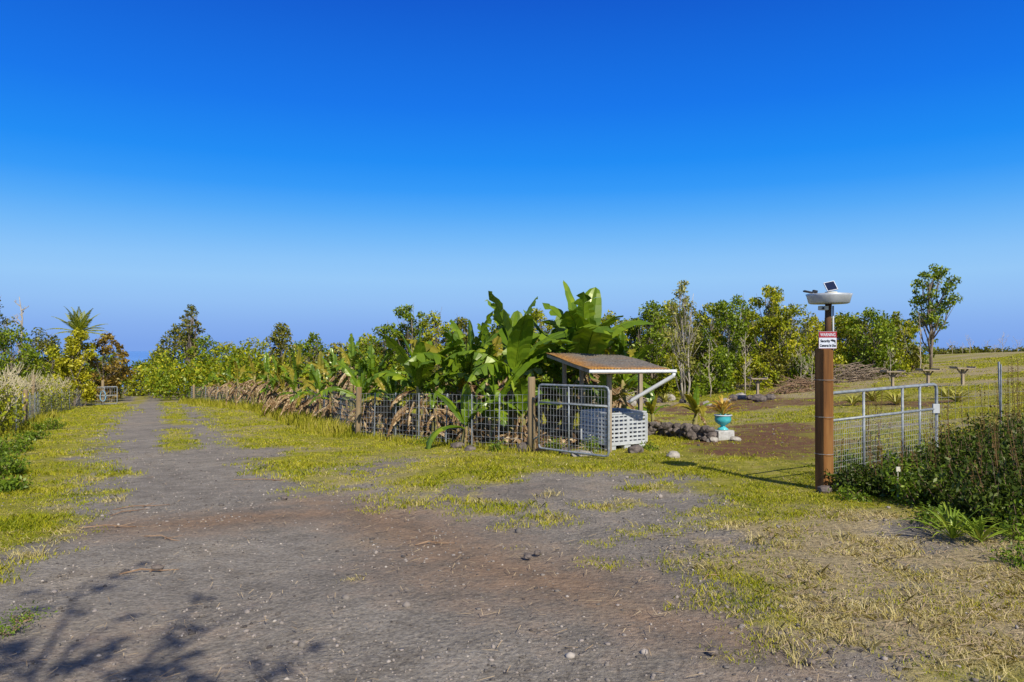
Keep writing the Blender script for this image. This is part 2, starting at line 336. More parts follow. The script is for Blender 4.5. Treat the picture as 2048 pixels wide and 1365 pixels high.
# ------------------------------------------------------------ leaves
def unit(a): return a/np.linalg.norm(a,axis=-1,keepdims=True)
def leafquads(C,L,wr=.5,up=.3,axis=None):
    n=len(C); d=unit(rng.normal(size=(n,3))+ (0 if axis is None else axis)); 
    nn=rng.normal(size=(n,3)); nn[:,2]=np.abs(nn[:,2])+up; s=unit(np.cross(d,nn))
    L=(L*rng.uniform(.6,1.35,n))[:,None]; w=L*wr*.5; nrm=unit(np.cross(s,d))
    V=np.stack([C-d*L*.5,C+s*w+nrm*w*.3,C+d*L*.5,C-s*w+nrm*w*.3],1).reshape(-1,3)
    return V,np.arange(4*n).reshape(n,4)
def blob(n,c,r):
    v=unit(rng.normal(size=(n,3)))*(rng.uniform(0,1,(n,1))**.45); return np.array(c)+v*np.array(r)
def tree(px,Y,top,wpx,label,mat='leafA',cb=.25,cat='tree',group=None,bark='bark',dens=1.,stems=1,K=None,leaf=1.,lean=0,name='tree',wk=1.3):
    X=PX(px,Y); zb=h(X,Y); ht=(ZR(top,Y)-zb); w=(wpx/F*Y)*wk
    root=thing(name,(X,Y,zb-.05),label,cat,group)
    K=K or rnd.randint(24,34)
    mb=MB(); cl=[]
    cz0=ht*cb; sx_=rnd.uniform(-.12,.12)*w
    for k in range(K):
        t=(k+.5)/K; zc=cz0+(ht-cz0)*(t**.85)*.95
        prof=math.sin(math.pi*min(1,(t*.80+.18)))**.5*rnd.uniform(.7,1.1)
        a=k*2.4+rnd.uniform(-.8,.8); rr=w*.46*prof*rnd.uniform(.25,1.)
        if k==K-1: rr*=.3
        r=w*rnd.uniform(.09,.20)*(1.15-.4*t); cl.append((X+lean*t+sx_*t+rr*math.cos(a),Y+rr*math.sin(a),zb+zc,r,r*rnd.uniform(.6,1.)))
    for sidx in range(stems):
        ox=0 if stems==1 else rnd.uniform(-.25,.25)*w; oy=0 if stems==1 else rnd.uniform(-.15,.15)*w
        pts=[];rr=[];r0=max(.016*ht,.035)*(1 if stems==1 else .6)
        for q in range(7):
            t=q/6; pts.append((X+ox*.5+(ox*.8+lean)*t+rnd.uniform(-.02,.02)*ht*(q>0),Y+oy*.5+oy*t+rnd.uniform(-.02,.02)*ht,zb-.1+t*ht*.88)); rr.append(r0*(1-.8*t))
        mb.tube(pts,rr,7)
        for (cx,cy,cz,r,rv) in cl[sidx::stems]:
            tz=max(.12,min(.85,(cz-zb)/ht-.2)); q=int(tz*6); p0=Vector(pts[q]); p1=Vector((cx,cy,cz+rv*.4)); mid=(p0+p1)/2+Vector((rnd.uniform(-.1,.1)*w,rnd.uniform(-.1,.1)*w,-.04*ht))
            mb.tube([p0,mid,p1],[rr[q]*.6,rr[q]*.4,rr[q]*.12],5)
            for _ in range(2):
                e=p1+Vector((rnd.uniform(-r,r),rnd.uniform(-r,r),rnd.uniform(-rv,rv)*1.2)); mb.tube([mid,(mid+e)/2+Vector((0,0,.05*r)),e],[rr[q]*.25,rr[q]*.18,.006],4)
    mb.build('trunk',M[bark],root,True)
    area=(w/Y*750)*((ht-cz0)/Y*750)
    n=int(min(9500,max(700,area*.9))*dens); L=(.0036*Y*leaf+.03)
    Cs=[]
    tot=sum(c[3]**2 for c in cl)
    for c in cl: Cs.append(blob(max(8,int(n*c[3]**2/tot)),c[:3],(c[3],c[3],c[4])))
    C=np.vstack(Cs); V,Fq=leafquads(C,L)
    np_obj('crown',V,Fq,M[mat],root)
    return root
def bare_tree(px,Y,top,wpx,label,group=None,mat='twig',n=16,cat='tree',thick=1.,name='bare_tree'):
    X=PX(px,Y); zb=h(X,Y); ht=ZR(top,Y)-zb; w=wpx/F*Y
    root=thing(name,(X,Y,zb),label,cat,group); tr=MB(); br=MB()
    r0=.011*ht*thick; pts=[Vector((X+rnd.uniform(-.03,.03)*ht*(q>0),Y,zb-.1+q/5*ht)) for q in range(6)]
    tr.tube(pts,[r0*(1-.85*q/5) for q in range(6)],6)
    for k in range(n):
        t=.25+.7*k/n; q=min(4,int(t*5)); p0=pts[q].lerp(pts[q+1],t*5-q)
        a=rnd.uniform(0,6.28); l=w*.5*rnd.uniform(.5,1)*(1.15-t*.6); e=p0+Vector((math.cos(a)*l,math.sin(a)*l,l*rnd.uniform(.6,1.3)))
        m1=(p0+e)/2+Vector((0,0,-.08*l)); br.tube([p0,m1,e],[r0*.4,r0*.25,.008],4)
        for _ in range(4):
            s0=m1.lerp(e,rnd.random()); e2=s0+Vector((rnd.uniform(-.4,.4)*l,rnd.uniform(-.4,.4)*l,rnd.uniform(.2,.7)*l)); br.tube([s0,e2],[r0*.2,.006],3)
    tr.build('trunk',M[mat],root,True); br.build('branches',M[mat],root)
    return root
# ---- left background
tree(-45,60,580,120,'dark leafed tree whose branch tip reaches in at the left edge','leafC',.55,wk=1.2)
bare_tree(42,75,592,46,'tall pale leafless tree at far left rising over dark trees',n=18,thick=1.7)
bare_tree(10,70,640,30,'short thin leafless sapling at the far left edge of the trees',n=9,mat='twigbrown')
tree(22,55,656,120,'green tree behind the leafless hedge at far left','leafB',.05)
tree(78,66,664,96,'olive tree just left of the coconut palm','leafC',.02)
tree(150,56,658,92,'bright lime yellow tree in front of the coconut palm','leafE',.08,dens=1.7,wk=1.0)
tree(208,66,664,88,'bronze leafed tree between the lime tree and the sea gap','leafD',.05,wk=1.1,dens=1.3)
tree(238,78,694,50,'low dark tree right of the bronze tree','leafC',.05,wk=1.05)
tree(110,62,690,80,'yellow green bush left of the lime yellow tree','leafA',.0,cat='shrub',name='shrub')
tree(268,92,738,60,'low yellow shrub where the track ends','leafA',.0,cat='shrub',name='shrub')
tree(282,97,722,70,'low green tree at the far end of the track','leafB',.02)
tree(382,88,608,52,'tall slender tree with open crown above the far track','leafC',.40,dens=1.1,wk=1.1)
tree(342,90,652,72,'olive tree leaning beside the tall slender tree','leafC',.2,dens=1.)
tree(318,96,700,74,'round yellow green tree left of the slender tree','leafA',.0)
tree(412,82,672,80,'mid green tree right of the tall slender tree','leafB',.0)
tree(455,78,686,80,'yellow green tree behind the far banana plants','leafA',.0)
tree(505,74,680,80,'low lime tinged tree behind the far banana plants','leafA',.0,dens=.9)
tree(562,68,648,76,'olive tree poking up above the far banana row','leafC',.1)
tree(600,70,682,80,'yellow green tree between two olive trees','leafB',.0)
tree(628,60,662,66,'green leafed tree with sparse top above banana row','leafB',.1,dens=.9)
tree(672,60,684,90,'low olive tree behind the middle banana plants','leafC',.0)
tree(722,54,676,90,'low yellow green tree left of the big green tree','leafA',.0)
tree(768,50,646,96,'spreading bright green tree left of the tallest green one','leafB',.05)
tree(822,48,606,100,'tall green tree standing behind the split banana leaves','leafB',.1)
tree(875,46,626,90,'green tree right of the tall green one behind bananas','leafA',.1)
tree(930,46,636,94,'olive tree half hidden by the centre banana leaves','leafC',.1)
tree(1000,50,622,90,'tree behind the centre banana plant','leafB',.1)
tree(1080,48,616,90,'tree between the two tallest banana plants','leafA',.1)
tree(1160,50,610,80,'tree hidden behind the tallest banana leaves','leafB',.1)
tree(1215,46,622,90,'leafy tree just right of the tallest banana plant','leafA',.05)
# ---- right tree line
tree(1262,50,636,90,'low green tree left of the right hand tree line','leafB',.02)
tree(1302,48,600,96,'broad green tree at the left end of the right tree line','leafB',.05)
tree(1345,52,598,96,'green tree behind the pale sparse tree','leafA',.05)
tree(1370,40,556,72,'tall pale sparse tree with thin grey stems and few leaves','leafF',.25,bark='barkpale',dens=.4,stems=3,wk=1.2)
tree(1412,50,604,92,'yellow green tree right of the pale sparse tree','leafA',.05)
tree(1458,47,600,90,'green tree with pale thin stems in the right tree line','leafB',.15,bark='barkpale',stems=3,dens=1.1)
tree(1532,48,568,88,'tallest bushy yellow green tree of the right tree line','leafA',.12,dens=1.2)
tree(1490,54,590,90,'dark green tree left of the tallest bushy tree','leafB',.05)
tree(1578,47,608,88,'yellow tree with slanting pale stems below its crown','leafA',.25,bark='barkpale',stems=4,dens=1.)
tree(1622,50,634,94,'light green tree left of the sign post','leafE',.1,bark='barkpale',stems=2,dens=.9)
tree(1690,48,628,100,'yellow green tree behind the warning sign','leafA',.05,bark='barkpale',stems=2)
tree(1748,46,616,100,'mid green round tree right of the sign post','leafB',.05)
tree(1795,47,624,72,'yellow green tree left of the lone tall tree','leafA',.05,bark='barkpale',stems=2,wk=1.1)
tree(1862,48,528,86,'lone tall tree with airy dark green crown at the right','leafB',.40,dens=1.15,wk=1.12,K=26)
r7=random.Random(3)
for k in range(17):
    p=1268+k*34; tree(p,r7.uniform(56,62),r7.uniform(618,655)+(0 if p<1600 else 8),90,'bushy tree in the back row filling the right tree line',r7.choice(['leafA','leafB','leafA','leafC']),.0,group='back row trees of the right tree line',K=20,dens=.95)
for k in range(12):
    p=740+k*42; tree(p,r7.uniform(54,60),r7.uniform(652,678),92,'bushy tree in the back row behind the banana grove',r7.choice(['leafA','leafB','leafC']),.0,group='back row trees behind the banana grove',K=16,dens=.85)
bare_tree(1838,45,620,24,'thin leafless pale tree beside the lone tall tree',n=10)
bare_tree(1600,41,690,40,'leaning leafless pale sapling left of the sign post',n=12)
bare_tree(1625,40,700,50,'leafless pale sapling behind the sign post',n=12)
bare_tree(1490,40,660,44,'leafless pale sapling among the right tree line',n=14)
bare_tree(1420,40,680,36,'short leafless pale sapling right of the tall sparse tree',n=12)
bare_tree(1780,40,690,36,'short leafless pale sapling right of the sign post',n=12)
for k,(p,t,w_) in enumerate(((1905,682,26),(1940,672,28),(1975,680,26),(2005,668,30),(2035,678,26),(2075,670,30),(1925,690,20),(1990,690,20))):
    bare_tree(p,95+k%3*6,t,w_,'pale leafless tree in the distant row at the right horizon','distant leafless trees at the right horizon',n=9,thick=1.9)
for k,(p,t) in enumerate(((1895,704),(1915,700),(1960,700),(2010,704),(2060,700))):
    tree(p,104,t,60,'low dark shrub on the right horizon among leafless trees','leafC',.0,cat='shrub',group='low shrubs on the right horizon',name='shrub')
for k,(p,Y_,t,w_,mt) in enumerate(((1275,42,715,80,'leafB'),(1325,43,705,80,'leafA'),(1400,42,725,60,'leafB'),(1440,44,700,80,'leafB'),(1500,45,710,80,'leafA'),(1550,46,705,70,'leafC'),(1610,46,712,70,'leafB'),(1660,46,706,70,'leafA'),(1720,46,695,80,'leafB'),(1780,46,690,80,'leafA'),(1825,47,690,60,'leafC'),(1230,40,735,80,'leafC'),(700,44,730,90,'leafB'),(600,52,735,90,'leafA'),(520,62,735,90,'leafA'),(1120,38,735,90,'leafB'),(1000,38,735,100,'leafA'),(880,38,735,100,'leafC'),(790,40,730,90,'leafA'),(440,70,738,80,'leafB'),(385,78,735,80,'leafA'))):
    tree(p,Y_,t,w_,'leafy shrub filling the foot of the tree line','%s'%mt,.0,cat='shrub',group='understorey shrubs at the foot of the tree line',name='shrub',K=14)
for nm,mt,lb in (('distant_wood','leafA','distant mass of yellow green woodland behind the tree line'),('distant_wood','leafB','distant mass of darker green woodland behind the tree line')):
    C=[]
    for k in range(200):
        a=rnd.uniform(-.475,.50); Y_=rnd.uniform(64,100); X_=a*Y_; z_=h(X_,Y_)
        topz=1.7-rnd.uniform(-4,40)/F*Y_; hgt=max(1.5,topz-z_)
        if a>.42: hgt=min(hgt,2.5)
        C.append(blob(230,(X_,Y_,z_+hgt*.5),(2.,2.,hgt*.52)))
    for k in range(45):
        a=rnd.uniform(-.8,-.54); Y_=rnd.uniform(68,100); X_=a*Y_; z_=h(X_,Y_); hgt=1.7-rnd.uniform(4,40)/F*Y_-z_; C.append(blob(230,(X_,Y_,z_+hgt*.5),(2.,2.,hgt*.52)))
    V,Fq=leafquads(np.vstack(C),.34); tag(np_obj(nm,V,Fq,M[mt]),lb,'woodland',kind='stuff')
# ------------------------------------------------------------ palm
def palm(px,Y,crow,label):
    X=PX(px,Y);zb=h(X,Y);zc=ZR(crow,Y); root=thing('coconut_palm',(X,Y,zb),label,'palm tree')
    MB().tube([(X+.3*math.sin(t*1.5),Y,zb+(zc-zb)*t) for t in (0,.25,.5,.75,1)],[.2,.16,.14,.13,.14],8).build('trunk',M['bark'],root,True)
    for k in range(24):
        az=k*2.4; el=R(5+80*((k*7)%24)/23); L=rnd.uniform(2.1,2.6); p=Vector((X+.3,Y,zc)); mb=MB(); pts=[];tn=[]
        for q in range(15):
            t=q/14; e=el-t*t*.55-(.15*t); d=Vector((math.cos(az)*math.cos(e),math.sin(az)*math.cos(e),math.sin(e))); pts.append(p.copy()); tn.append(d); p=p+d*L/14
        mb.tube(pts,[.04*(1-.8*q/14) for q in range(15)],4)
        s=Vector((-math.sin(az),math.cos(az),0))
        for q in range(2,15):
            for off in (0,.5):
                pp=pts[q-1].lerp(pts[q],off)
                for sg in (-1,1):
                    l=.42*math.sin(math.pi*min(1,q/15+.12))+.12; d=(s*sg+tn[q]*1.3+Vector((0,0,-.05+rnd.uniform(-.15,.15)))).normalized(); b=len(mb.v)
                    w_=tn[q]*.05; mid=pp+d*l*.5; tip=pp+d*l+Vector((0,0,-.14*l)); mb.v+= [pp,mid+w_,tip,mid-w_]; mb.f.append((b,b+1,b+2,b+3))
        mb.build('frond',M['palm'],root)
palm(152,62,666,'coconut palm with radiating fronds above the lime yellow tree')
# ------------------------------------------------------------ banana plants
def bleaf(mb,p0,az,elev,L,Wd,droop,tatter,fold=.35,n=18,roll=0):
    p=Vector(p0);pts=[];tn=[]
    for q in range(n+1):
        t=q/n; e=elev-droop*t**1.5; d=Vector((math.cos(az)*math.cos(e),math.sin(az)*math.cos(e),math.sin(e))); pts.append(p.copy());tn.append(d);p=p+d*L/n
    mb.tube(pts,[.022*(1-.85*q/n)+.003 for q in range(n+1)],4)
    s0=Vector((-math.sin(az),math.cos(az),0))
    prof=lambda t: 0 if t<.08 else Wd*(max(0,math.sin(math.pi*min(1,((t-.08)/.92)**.75)))**.5)
    for sg in (-1,1):
        q=1; 
        while q<n:
            glen=rnd.randint(1,2) if tatter>.55 else (rnd.randint(1,4) if tatter>.2 else rnd.randint(4,12))
            e_=min(n,q+glen); ja=rnd.uniform(0,1)*tatter; jb=rnd.uniform(-.2,.9)*tatter; jl=1-.3*tatter*rnd.random()
            row=[]
            for k in range(q,e_+1):
                t=k/n; w=prof(t)*jl; s=(s0+Vector((0,0,0))); nn=s.cross(tn[k]).normalized()
                if nn.z<0 and abs(elev)<1.3 : nn=-nn
                if roll: 
                    s=s*math.cos(roll)+nn*math.sin(roll); nn=s.cross(tn[k]).normalized()
                    if nn.z<0: nn=-nn
                f1=fold-ja*.9; f2=fold-.55-jb*1.6
                rip=.07*math.sin(k*2.1+sg)
                o1=s*sg*math.cos(f1)+nn*math.sin(f1+rip); o2=s*sg*math.cos(f2)+nn*math.sin(f2)
                a=pts[k]; mpt=a+o1*w*.5+tn[k]*w*.15; out=mpt+o2*w*.5+tn[k]*w*.12
                if tatter>.2:
                    mc=(q+e_)/2; out=out-tn[k]*(k-mc)*L/n*.45; out=out+Vector((0,0,-.3*w*jb))
                row.append((a,mpt,out))
            b=len(mb.v)
            for r_ in row: mb.v+=list(r_)
            for k in range(len(row)-1):
                for c_ in (0,1): mb.f.append((b+k*3+c_,b+k*3+c_+1,b+k*3+c_+4,b+k*3+c_+3))
            q=e_
def banana(px,Y,top,label,nl=9,spread=1.,tat=.5,dead=12,group=None,stemf=.5,yellow=.1,az0=None,sz=1.,wr=.150):
    X=PX(px,Y); zb=h(X,Y); ht=ZR(top,Y)-zb; root=thing('banana_plant',(X,Y,zb),label,'banana plant',group)
    hs=ht*stemf; r=.045+.024*ht; lx,ly=rnd.uniform(-.10,.10)*ht,rnd.uniform(-.05,.05)*ht
    P=lambda t: Vector((X+lx*t,Y+ly*t,zb-.05+hs*t))
    MB().tube([P(t) for t in (0,.2,.4,.6,.8,1,1.12)],[r*1.15,r,r*.9,r*.85,r*.75,r*.6,r*.2],9).build('pseudostem',M['stem'],root,True)
    a0=rnd.uniform(0,6.28) if az0 is None else az0
    for k in range(nl):
        t=k/max(1,nl-1); el=R(88-50*t*spread+rnd.uniform(-10,10)); L=ht*(1-stemf)*(1.04+.35*t)*rnd.uniform(.85,1.15)*sz
        mb=MB(); az=a0+k*2.4+rnd.uniform(-.4,.4)
        bleaf(mb,P(1.0-.12*t),az,el,L,max(.12,L*wr),(.2+2.0*t)*rnd.uniform(.7,1.25),min(1,tat*rnd.uniform(.3,1.5)*(.4+t)),fold=.45 if t<.4 else .2,roll=rnd.uniform(-.45,.45))
        mb.build('leaf',M['bananaY'] if rnd.random()<yellow else M['banana'],root)
    if dead:
        mb=MB()
        for k in range(dead):
            bleaf(mb,P(rnd.uniform(.6,1.0))+Vector((rnd.uniform(-r,r),rnd.uniform(-r,r),0)),rnd.uniform(0,6.28),R(rnd.uniform(-50,5)),hs*rnd.uniform(.5,.9),.06+.018*ht,R(rnd.uniform(50,85)),1.,fold=-.7,n=14)
        mb.build('dead_leaves',M['dead'],root)
    return root
banana(1178,19.5,584,'tallest banana plant with broad upright leaves behind the shelter roof',12,.85,.35,14,az0=2.2,yellow=0,sz=1.04,wr=.175)
banana(1022,18.6,600,'big banana plant in the centre just left of the shelter',11,1.0,.5,16,az0=1.2,yellow=0,wr=.175)
banana(940,20.5,622,'banana plant with ragged leaves left of the big centre one',10,1.1,1.,14,yellow=.15)
banana(1098,20.5,618,'banana plant with dry tips between the two largest ones',9,1.1,1.,16,yellow=.2)
banana(842,20.2,664,'medium banana plant with smooth leaves left of the ragged one',11,.95,.35,12,az0=.4,yellow=0,wr=.165)
banana(884,22.5,680,'banana plant tucked behind the medium smooth leafed one',8,1.1,.9,12,stemf=.55)
banana(985,17.9,735,'short banana sucker with glossy leaves at the foot of the centre plant',8,1.0,.3,5,stemf=.35)
banana(1045,18.0,735,'short banana sucker right beside the tall fence post',7,1.,.4,12,stemf=.4)
banana(925,17.9,765,'small young banana plant leaning over the wire fence',6,1.2,.3,4,stemf=.35)
banana(758,24.5,686,'banana plant above the second wooden fence post with drooping leaves',9,1.2,.9,12,stemf=.55)
banana(712,24.0,714,'low banana plant with wide green leaves left of the fence post',8,1.25,.6,12,stemf=.45)
banana(795,21.5,722,'low banana plant with brown skirt behind the fence stakes',7,1.2,.8,20,stemf=.52)
banana(706,29,668,'banana plant with bent dry leaves standing above the low one',7,1.2,1.,22,yellow=.5,stemf=.65)
banana(1215,17.9,735,'banana clump low behind the grey crate with dead leaves',6,1.2,.8,16,stemf=.5)
banana(905,20.3,708,'banana plant with a thick skirt of dead leaves between two ragged ones',7,1.1,.9,22,yellow=.2,stemf=.6)
banana(965,22.5,644,'banana plant seen between the ragged one and the centre one',9,1.1,.9,10,stemf=.58)
banana(1135,19.6,688,'banana plant with dead leaves under the left end of the roof',8,1.1,.9,20,yellow=.2)
banana(1248,20.8,664,'banana plant drooping over the right half of the roof',8,1.2,.6,10)
banana(1066,19.6,672,'banana plant just behind the tall fence post',8,1.1,.8,20,stemf=.58)
banana(868,20.0,744,'short banana plant with brown stem behind the wire fence',5,1.2,.8,18,stemf=.6)
banana(765,22.6,742,'short banana plant just right of the second wooden post',5,1.2,.8,18,stemf=.6)
for k,(p,Y_,t) in enumerate(((660,29,706),(632,32,708),(602,33,700),(575,37,710),(552,38,704),(527,41,712),(505,44,714),(482,48,724),(645,27,734),(590,30,738),(545,34,742),(462,52,730),(440,58,738),(680,31,704),(615,29.5,738),(565,33,742),(660,25.5,750),(420,64,742))):
    banana(p,Y_,t,'tattered banana plant in the row receding along the wire fence',5+k%3,1.25,1.,20,'banana plants receding along the fence',yellow=.4,stemf=.60,sz=1.1,wr=.125)
banana(1386,20.5,762,'young banana plant with yellow green leaves by the turquoise urn',6,.8,.2,3,stemf=.4,yellow=.5,sz=.8)
banana(1308,21.5,775,'small yellowing banana sapling right of the grey crate',5,.9,.3,2,stemf=.4,yellow=.6,sz=.8)
C=[];
for k in range(4200):
    t=rnd.random(); q=rnd.choice([0,1,1,1]); a=Vector((-4.45,21.7)).lerp(Vector((.6,16.2)),t) if q else Vector((-13.4,41.5)).lerp(Vector((-4.45,21.7)),t)
    x_=a.x+rnd.uniform(.1,2.4); y_=a.y+rnd.uniform(.1,1.6); C.append((x_,y_,h(x_,y_)+abs(rnd.gauss(0,.12))+.02))
V,Fq=leafquads(np.array(C),.27,.25); tag(np_obj('leaf_litter',V,Fq,M['dead']),'dry brown banana leaf litter lying under the banana row','leaf litter',kind='stuff')
# ------------------------------------------------------------ posts, fences
def wood_post(mb,x,y,ht,r,top=None):
    z=h(x,y); l=rnd.uniform(-.02,.02)*ht
    mb.tube([(x,y,z-.2),(x+l*.3,y,z+ht*.3),(x+l*.7,y,z+ht*.7),(x+l,y,z+ht-.02),(x+l,y,z+ht)],[r*1.03,r,r*.98,r*.96,r*.86],10)
def fence(name,pts,ht,woods,stakes,label,step=.16,hw=9,mat='wire',r=.0026,stake_h=1.25,cat='fence',wr=.085):
    root=thing(name,(pts[0][0],pts[0][1],h(*pts[0])),label,cat)
    mb=MB()
    for (a,b) in zip(pts[:-1],pts[1:]):
        L=math.hypot(b[0]-a[0],b[1]-a[1]); n=max(2,int(L/1.5)); P=[(a[0]+(b[0]-a[0])*k/n,a[1]+(b[1]-a[1])*k/n) for k in range(n+1)]
        for k in range(hw):
            f=(k/(hw-1))**1.25; mb.tube([(x,y,h(x,y)+.06+f*(ht-.06)+.015*math.sin(x*3+k)) for x,y in P],r*(1+.025*a[1]),3)
        d=0; 
        while d<L:
            t=d/L; x=a[0]+(b[0]-a[0])*t;y=a[1]+(b[1]-a[1])*t; mb.tube([(x,y,h(x,y)+.05),(x,y,h(x,y)+ht)],r*.8*(1+.025*y),3); d+=step*max(1,y/22)
    mb.build('wire_mesh',M[mat],root)
    for (x,y,hh) in woods:
        m_=MB(); wood_post(m_,x,y,hh,wr*(1 if y<30 else 1.1)); m_.build('post',M['wood'],root,True)
    for (x,y) in stakes:
        z=h(x,y); l=rnd.uniform(-.05,.05); m_=MB(); m_.tube([(x,y,z-.1),(x+l,y,z+stake_h)],.017*(1+.004*y),5); m_.box((x+l*.5,y-.015,z+stake_h*.5),(.010,.03,stake_h*.95)); m_.build('stake',M['galv'],root)
def onf(a,b,ts): return [(a[0]+(b[0]-a[0])*t,a[1]+(b[1]-a[1])*t) for t in ts]
fence('wire_fence',FENCE,1.22,[(-13.4,41.5,1.55),(-4.45,21.7,1.42),(.42,16.0,1.6),(-25,59,1.4),(-19,50,1.3)],
      onf(FENCE[3],FENCE[4],(.12,.27,.42,.58,.72,.85))+onf(FENCE[2],FENCE[3],(.15,.3,.45,.6,.75,.88))+onf(FENCE[1],FENCE[2],(.2,.4,.6,.8))+onf(FENCE[0],FENCE[1],(.3,.5,.7,.9)),
      'wire mesh fence on wooden posts and steel stakes along the banana row')
LF=[(-15.2,20.),(-17.3,26.),(-24.5,39.),(-32.6,57.)]
fence('wire_fence',LF,1.25,[(-24.6,38.5,2.2),(-19.8,30.5,1.5)],onf(LF[0],LF[1],(.3,.75,))+onf(LF[1],LF[2],(.1,.3,.5,.7,.85))+onf(LF[2],LF[3],(.2,.4,.6,.8)),
      'wire mesh fence along the left side of the track by the leafless hedge',step=.2,stake_h=1.35)
RF=[(6.62,11.75),(8.03,12.3),(10.8,12.8),(14,13.4)]
fence('wire_fence',RF,1.3,[],[(8.03,12.3),(10.9,12.8)],'wire mesh fence to the right of the open right gate',step=.15,mat='wiredark',stake_h=1.62)
# ------------------------------------------------------------ gates
def gate(name,p0,p1,z0,z1,ht,label,mids,verts_,mesh_h,mat='galv',r=.023,step=.1,wr=.0028):
    root=thing(name,(p0[0],p0[1],z0),label,'gate')
    f=lambda t,k: Vector((p0[0]+(p1[0]-p0[0])*t,p0[1]+(p1[1]-p0[1])*t,z0+(z1-z0)*t+k))
    fr=MB(); L=(f(1,0)-f(0,0)).length; c=.08/L
    fr.tube([f(0,.08),f(0,ht-.08),f(c*.3,ht-.02),f(c,ht),f(1-c,ht),f(1-c*.3,ht-.02),f(1,ht-.08),f(1,.08),f(1-c*.3,.02),f(1-c,0),f(c,0),f(c*.3,.02),f(0,.08)],r,8)
    fr.build('frame',M[mat],root,True)
    for k in mids: MB().tube([f(0,ht*k),f(1,ht*k)],r*.85,8).build('rail',M[mat],root,True)
    for t in verts_: MB().tube([f(t,0),f(t,ht)],r*.8,8).build('upright',M[mat],root,True)
    mb=MB(); k=0
    while k<mesh_h*ht: mb.tube([f(0,k),f(1,k)],wr,3); k+=step
    t=0
    while t<L: mb.tube([f(t/L,0),f(t/L,mesh_h*ht)],wr,3); t+=step*.6
    mb.build('wire_mesh',M['wire'],root)
    return root,f
g1,_f=gate('steel_gate',(.56,15.6),(1.84,14.25),h(.56,15.6)+.12,h(1.84,14.25)+.06,1.32,'open galvanised gate leaf hung on the wooden post left of the crate',(.72,),(.45,),.98,step=.14)
for k in (.25,1.1):
    MB().tube([(.45,15.98,h(.5,15.8)+k),(.56,15.6,h(.56,15.6)+.12+k)],.018,6).build('hinge',M['galv'],g1)
g2,_f=gate('steel_gate',(4.33,10.25),(6.45,11.4),h(4.33,10.25)+.06,h(6.45,11.4)+.10,1.25,'open galvanised gate leaf hung on the sign post at the right',(.70,),(.3,.66,.83),.70,step=.075,wr=.0025)
for k in (.3,1.12):
    MB().tube([(4.18,10.2,h(4.3,10.2)+k),(4.33,10.25,h(4.33,10.25)+.08+k)],.02,6).build('hinge',M['galv'],g2)
MB().box((6.42,11.36,h(6.45,11.4)+.98),(.1,.03,.14)).build('latch_plate',M['greyplastic'],g2,bevel=.004)
p0=(-32.9,57.0); p1=(-30.0,57.0)
g3,_f=gate('steel_gate',p0,p1,h(*p0)+.1,h(*p1)+.1,1.3,'small far gate beside the lime yellow tree on the left',(.5,),(.33,.66),.95,r=.032,step=.3,wr=.006)
for (x_,nm) in ((-33.05,0),(-31.2,1)):
    mb=MB(); wood_post(mb,x_,57.2,1.95 if nm==0 else 1.9,.11); o=mb.build('gate_post',M['wood'],None,True); tag(o,'wooden post at the left side of the small far gate' if nm==0 else 'wooden post behind the middle of the small far gate','post')
mb=MB(); cx,cy=-31.0,56.85; cz=h(cx,cy)+.7
mb.tube([(cx+.22*math.cos(a/12*6.283),cy-.03*math.sin(a),cz+.4*math.sin(a/12*6.283)) for a in range(13)],.035,6); tag(mb.build('hose_coil',M['bluehose'],None,True),'pale blue hose coil hanging on the small far gate','hose')
# ------------------------------------------------------------ sign post
X0,Y0=PX(1648,10.2),10.2; zb=h(X0,Y0)
root=thing('gate_post',(X0,Y0,zb),'thick weathered brown wooden post with a thin dark pole rising from it','post')
MB().box((X0,Y0,zb+.86),(.172,.172,2.12),rz(R(22))).build('lower_post',M['woodred'],root,bevel=.012)
zt=zb+1.92
MB().tube([(X0+.06,Y0+.02,zt-.02),(X0+.065,Y0+.02,zt+.35),(X0+.07,Y0+.02,ZR(604,Y0))],.047,8).build('upper_pole',M['wooddark'],root,True)
MB().tube([(X0+.125,Y0,zt-.02),(X0+.125,Y0,ZR(612,Y0))],.012,6).build('conduit',M['greyplastic'],root,True)
for k in (.5,1.0,1.5): MB().tube([(X0+.13*math.cos(a/8*6.283+.66),Y0+.13*math.sin(a/8*6.283+.66),zb+k) for a in range(9)],.003,4).build('wire_tie',M['wire'],root)
zp=ZR(608,Y0)
xp=PX(1658,Y0)
mb=MB(); mb.lathe([(0,.0),(.24,.0),(.262,.01),(.285,.10),(.30,.128),(.292,.132),(.272,.105),(.255,.03),(0,.02)],(xp,Y0,zp),40)
tag(mb.build('metal_pan',M['pan'],None,True),'round shallow galvanised metal pan mounted on top of the dark pole','pan')
t=thing('solar_light',(xp,Y0,zp+.02),'small solar panel light standing in the metal pan','solar light')
MB().box((xp+.03,Y0,zp+.10),(.14,.10,.13)).build('housing',M['camwhite'],t,bevel=.01)
rt=Matrix.Rotation(R(-12),3,'Y')@Matrix.Rotation(R(58),3,'X')
MB().box((xp+.015,Y0-.02,zp+.235),(.13,.13,.012),rt).build('solar_panel',M['solar'],t,bevel=.002)
fm=MB()
for s in (-1,1):
    fm.box(Vector((xp+.015,Y0-.02,zp+.235))+rt@Vector((s*.069,0,.002)),(.008,.146,.018),rt); fm.box(Vector((xp+.015,Y0-.02,zp+.235))+rt@Vector((0,s*.069,.002)),(.13,.008,.018),rt)
fm.build('panel_frame',M['signwhite'],t)
MB().tube([(xp+.02,Y0,zp+.16),(xp+.02,Y0,zp+.235)],.01,6).build('bracket',M['black'],t)
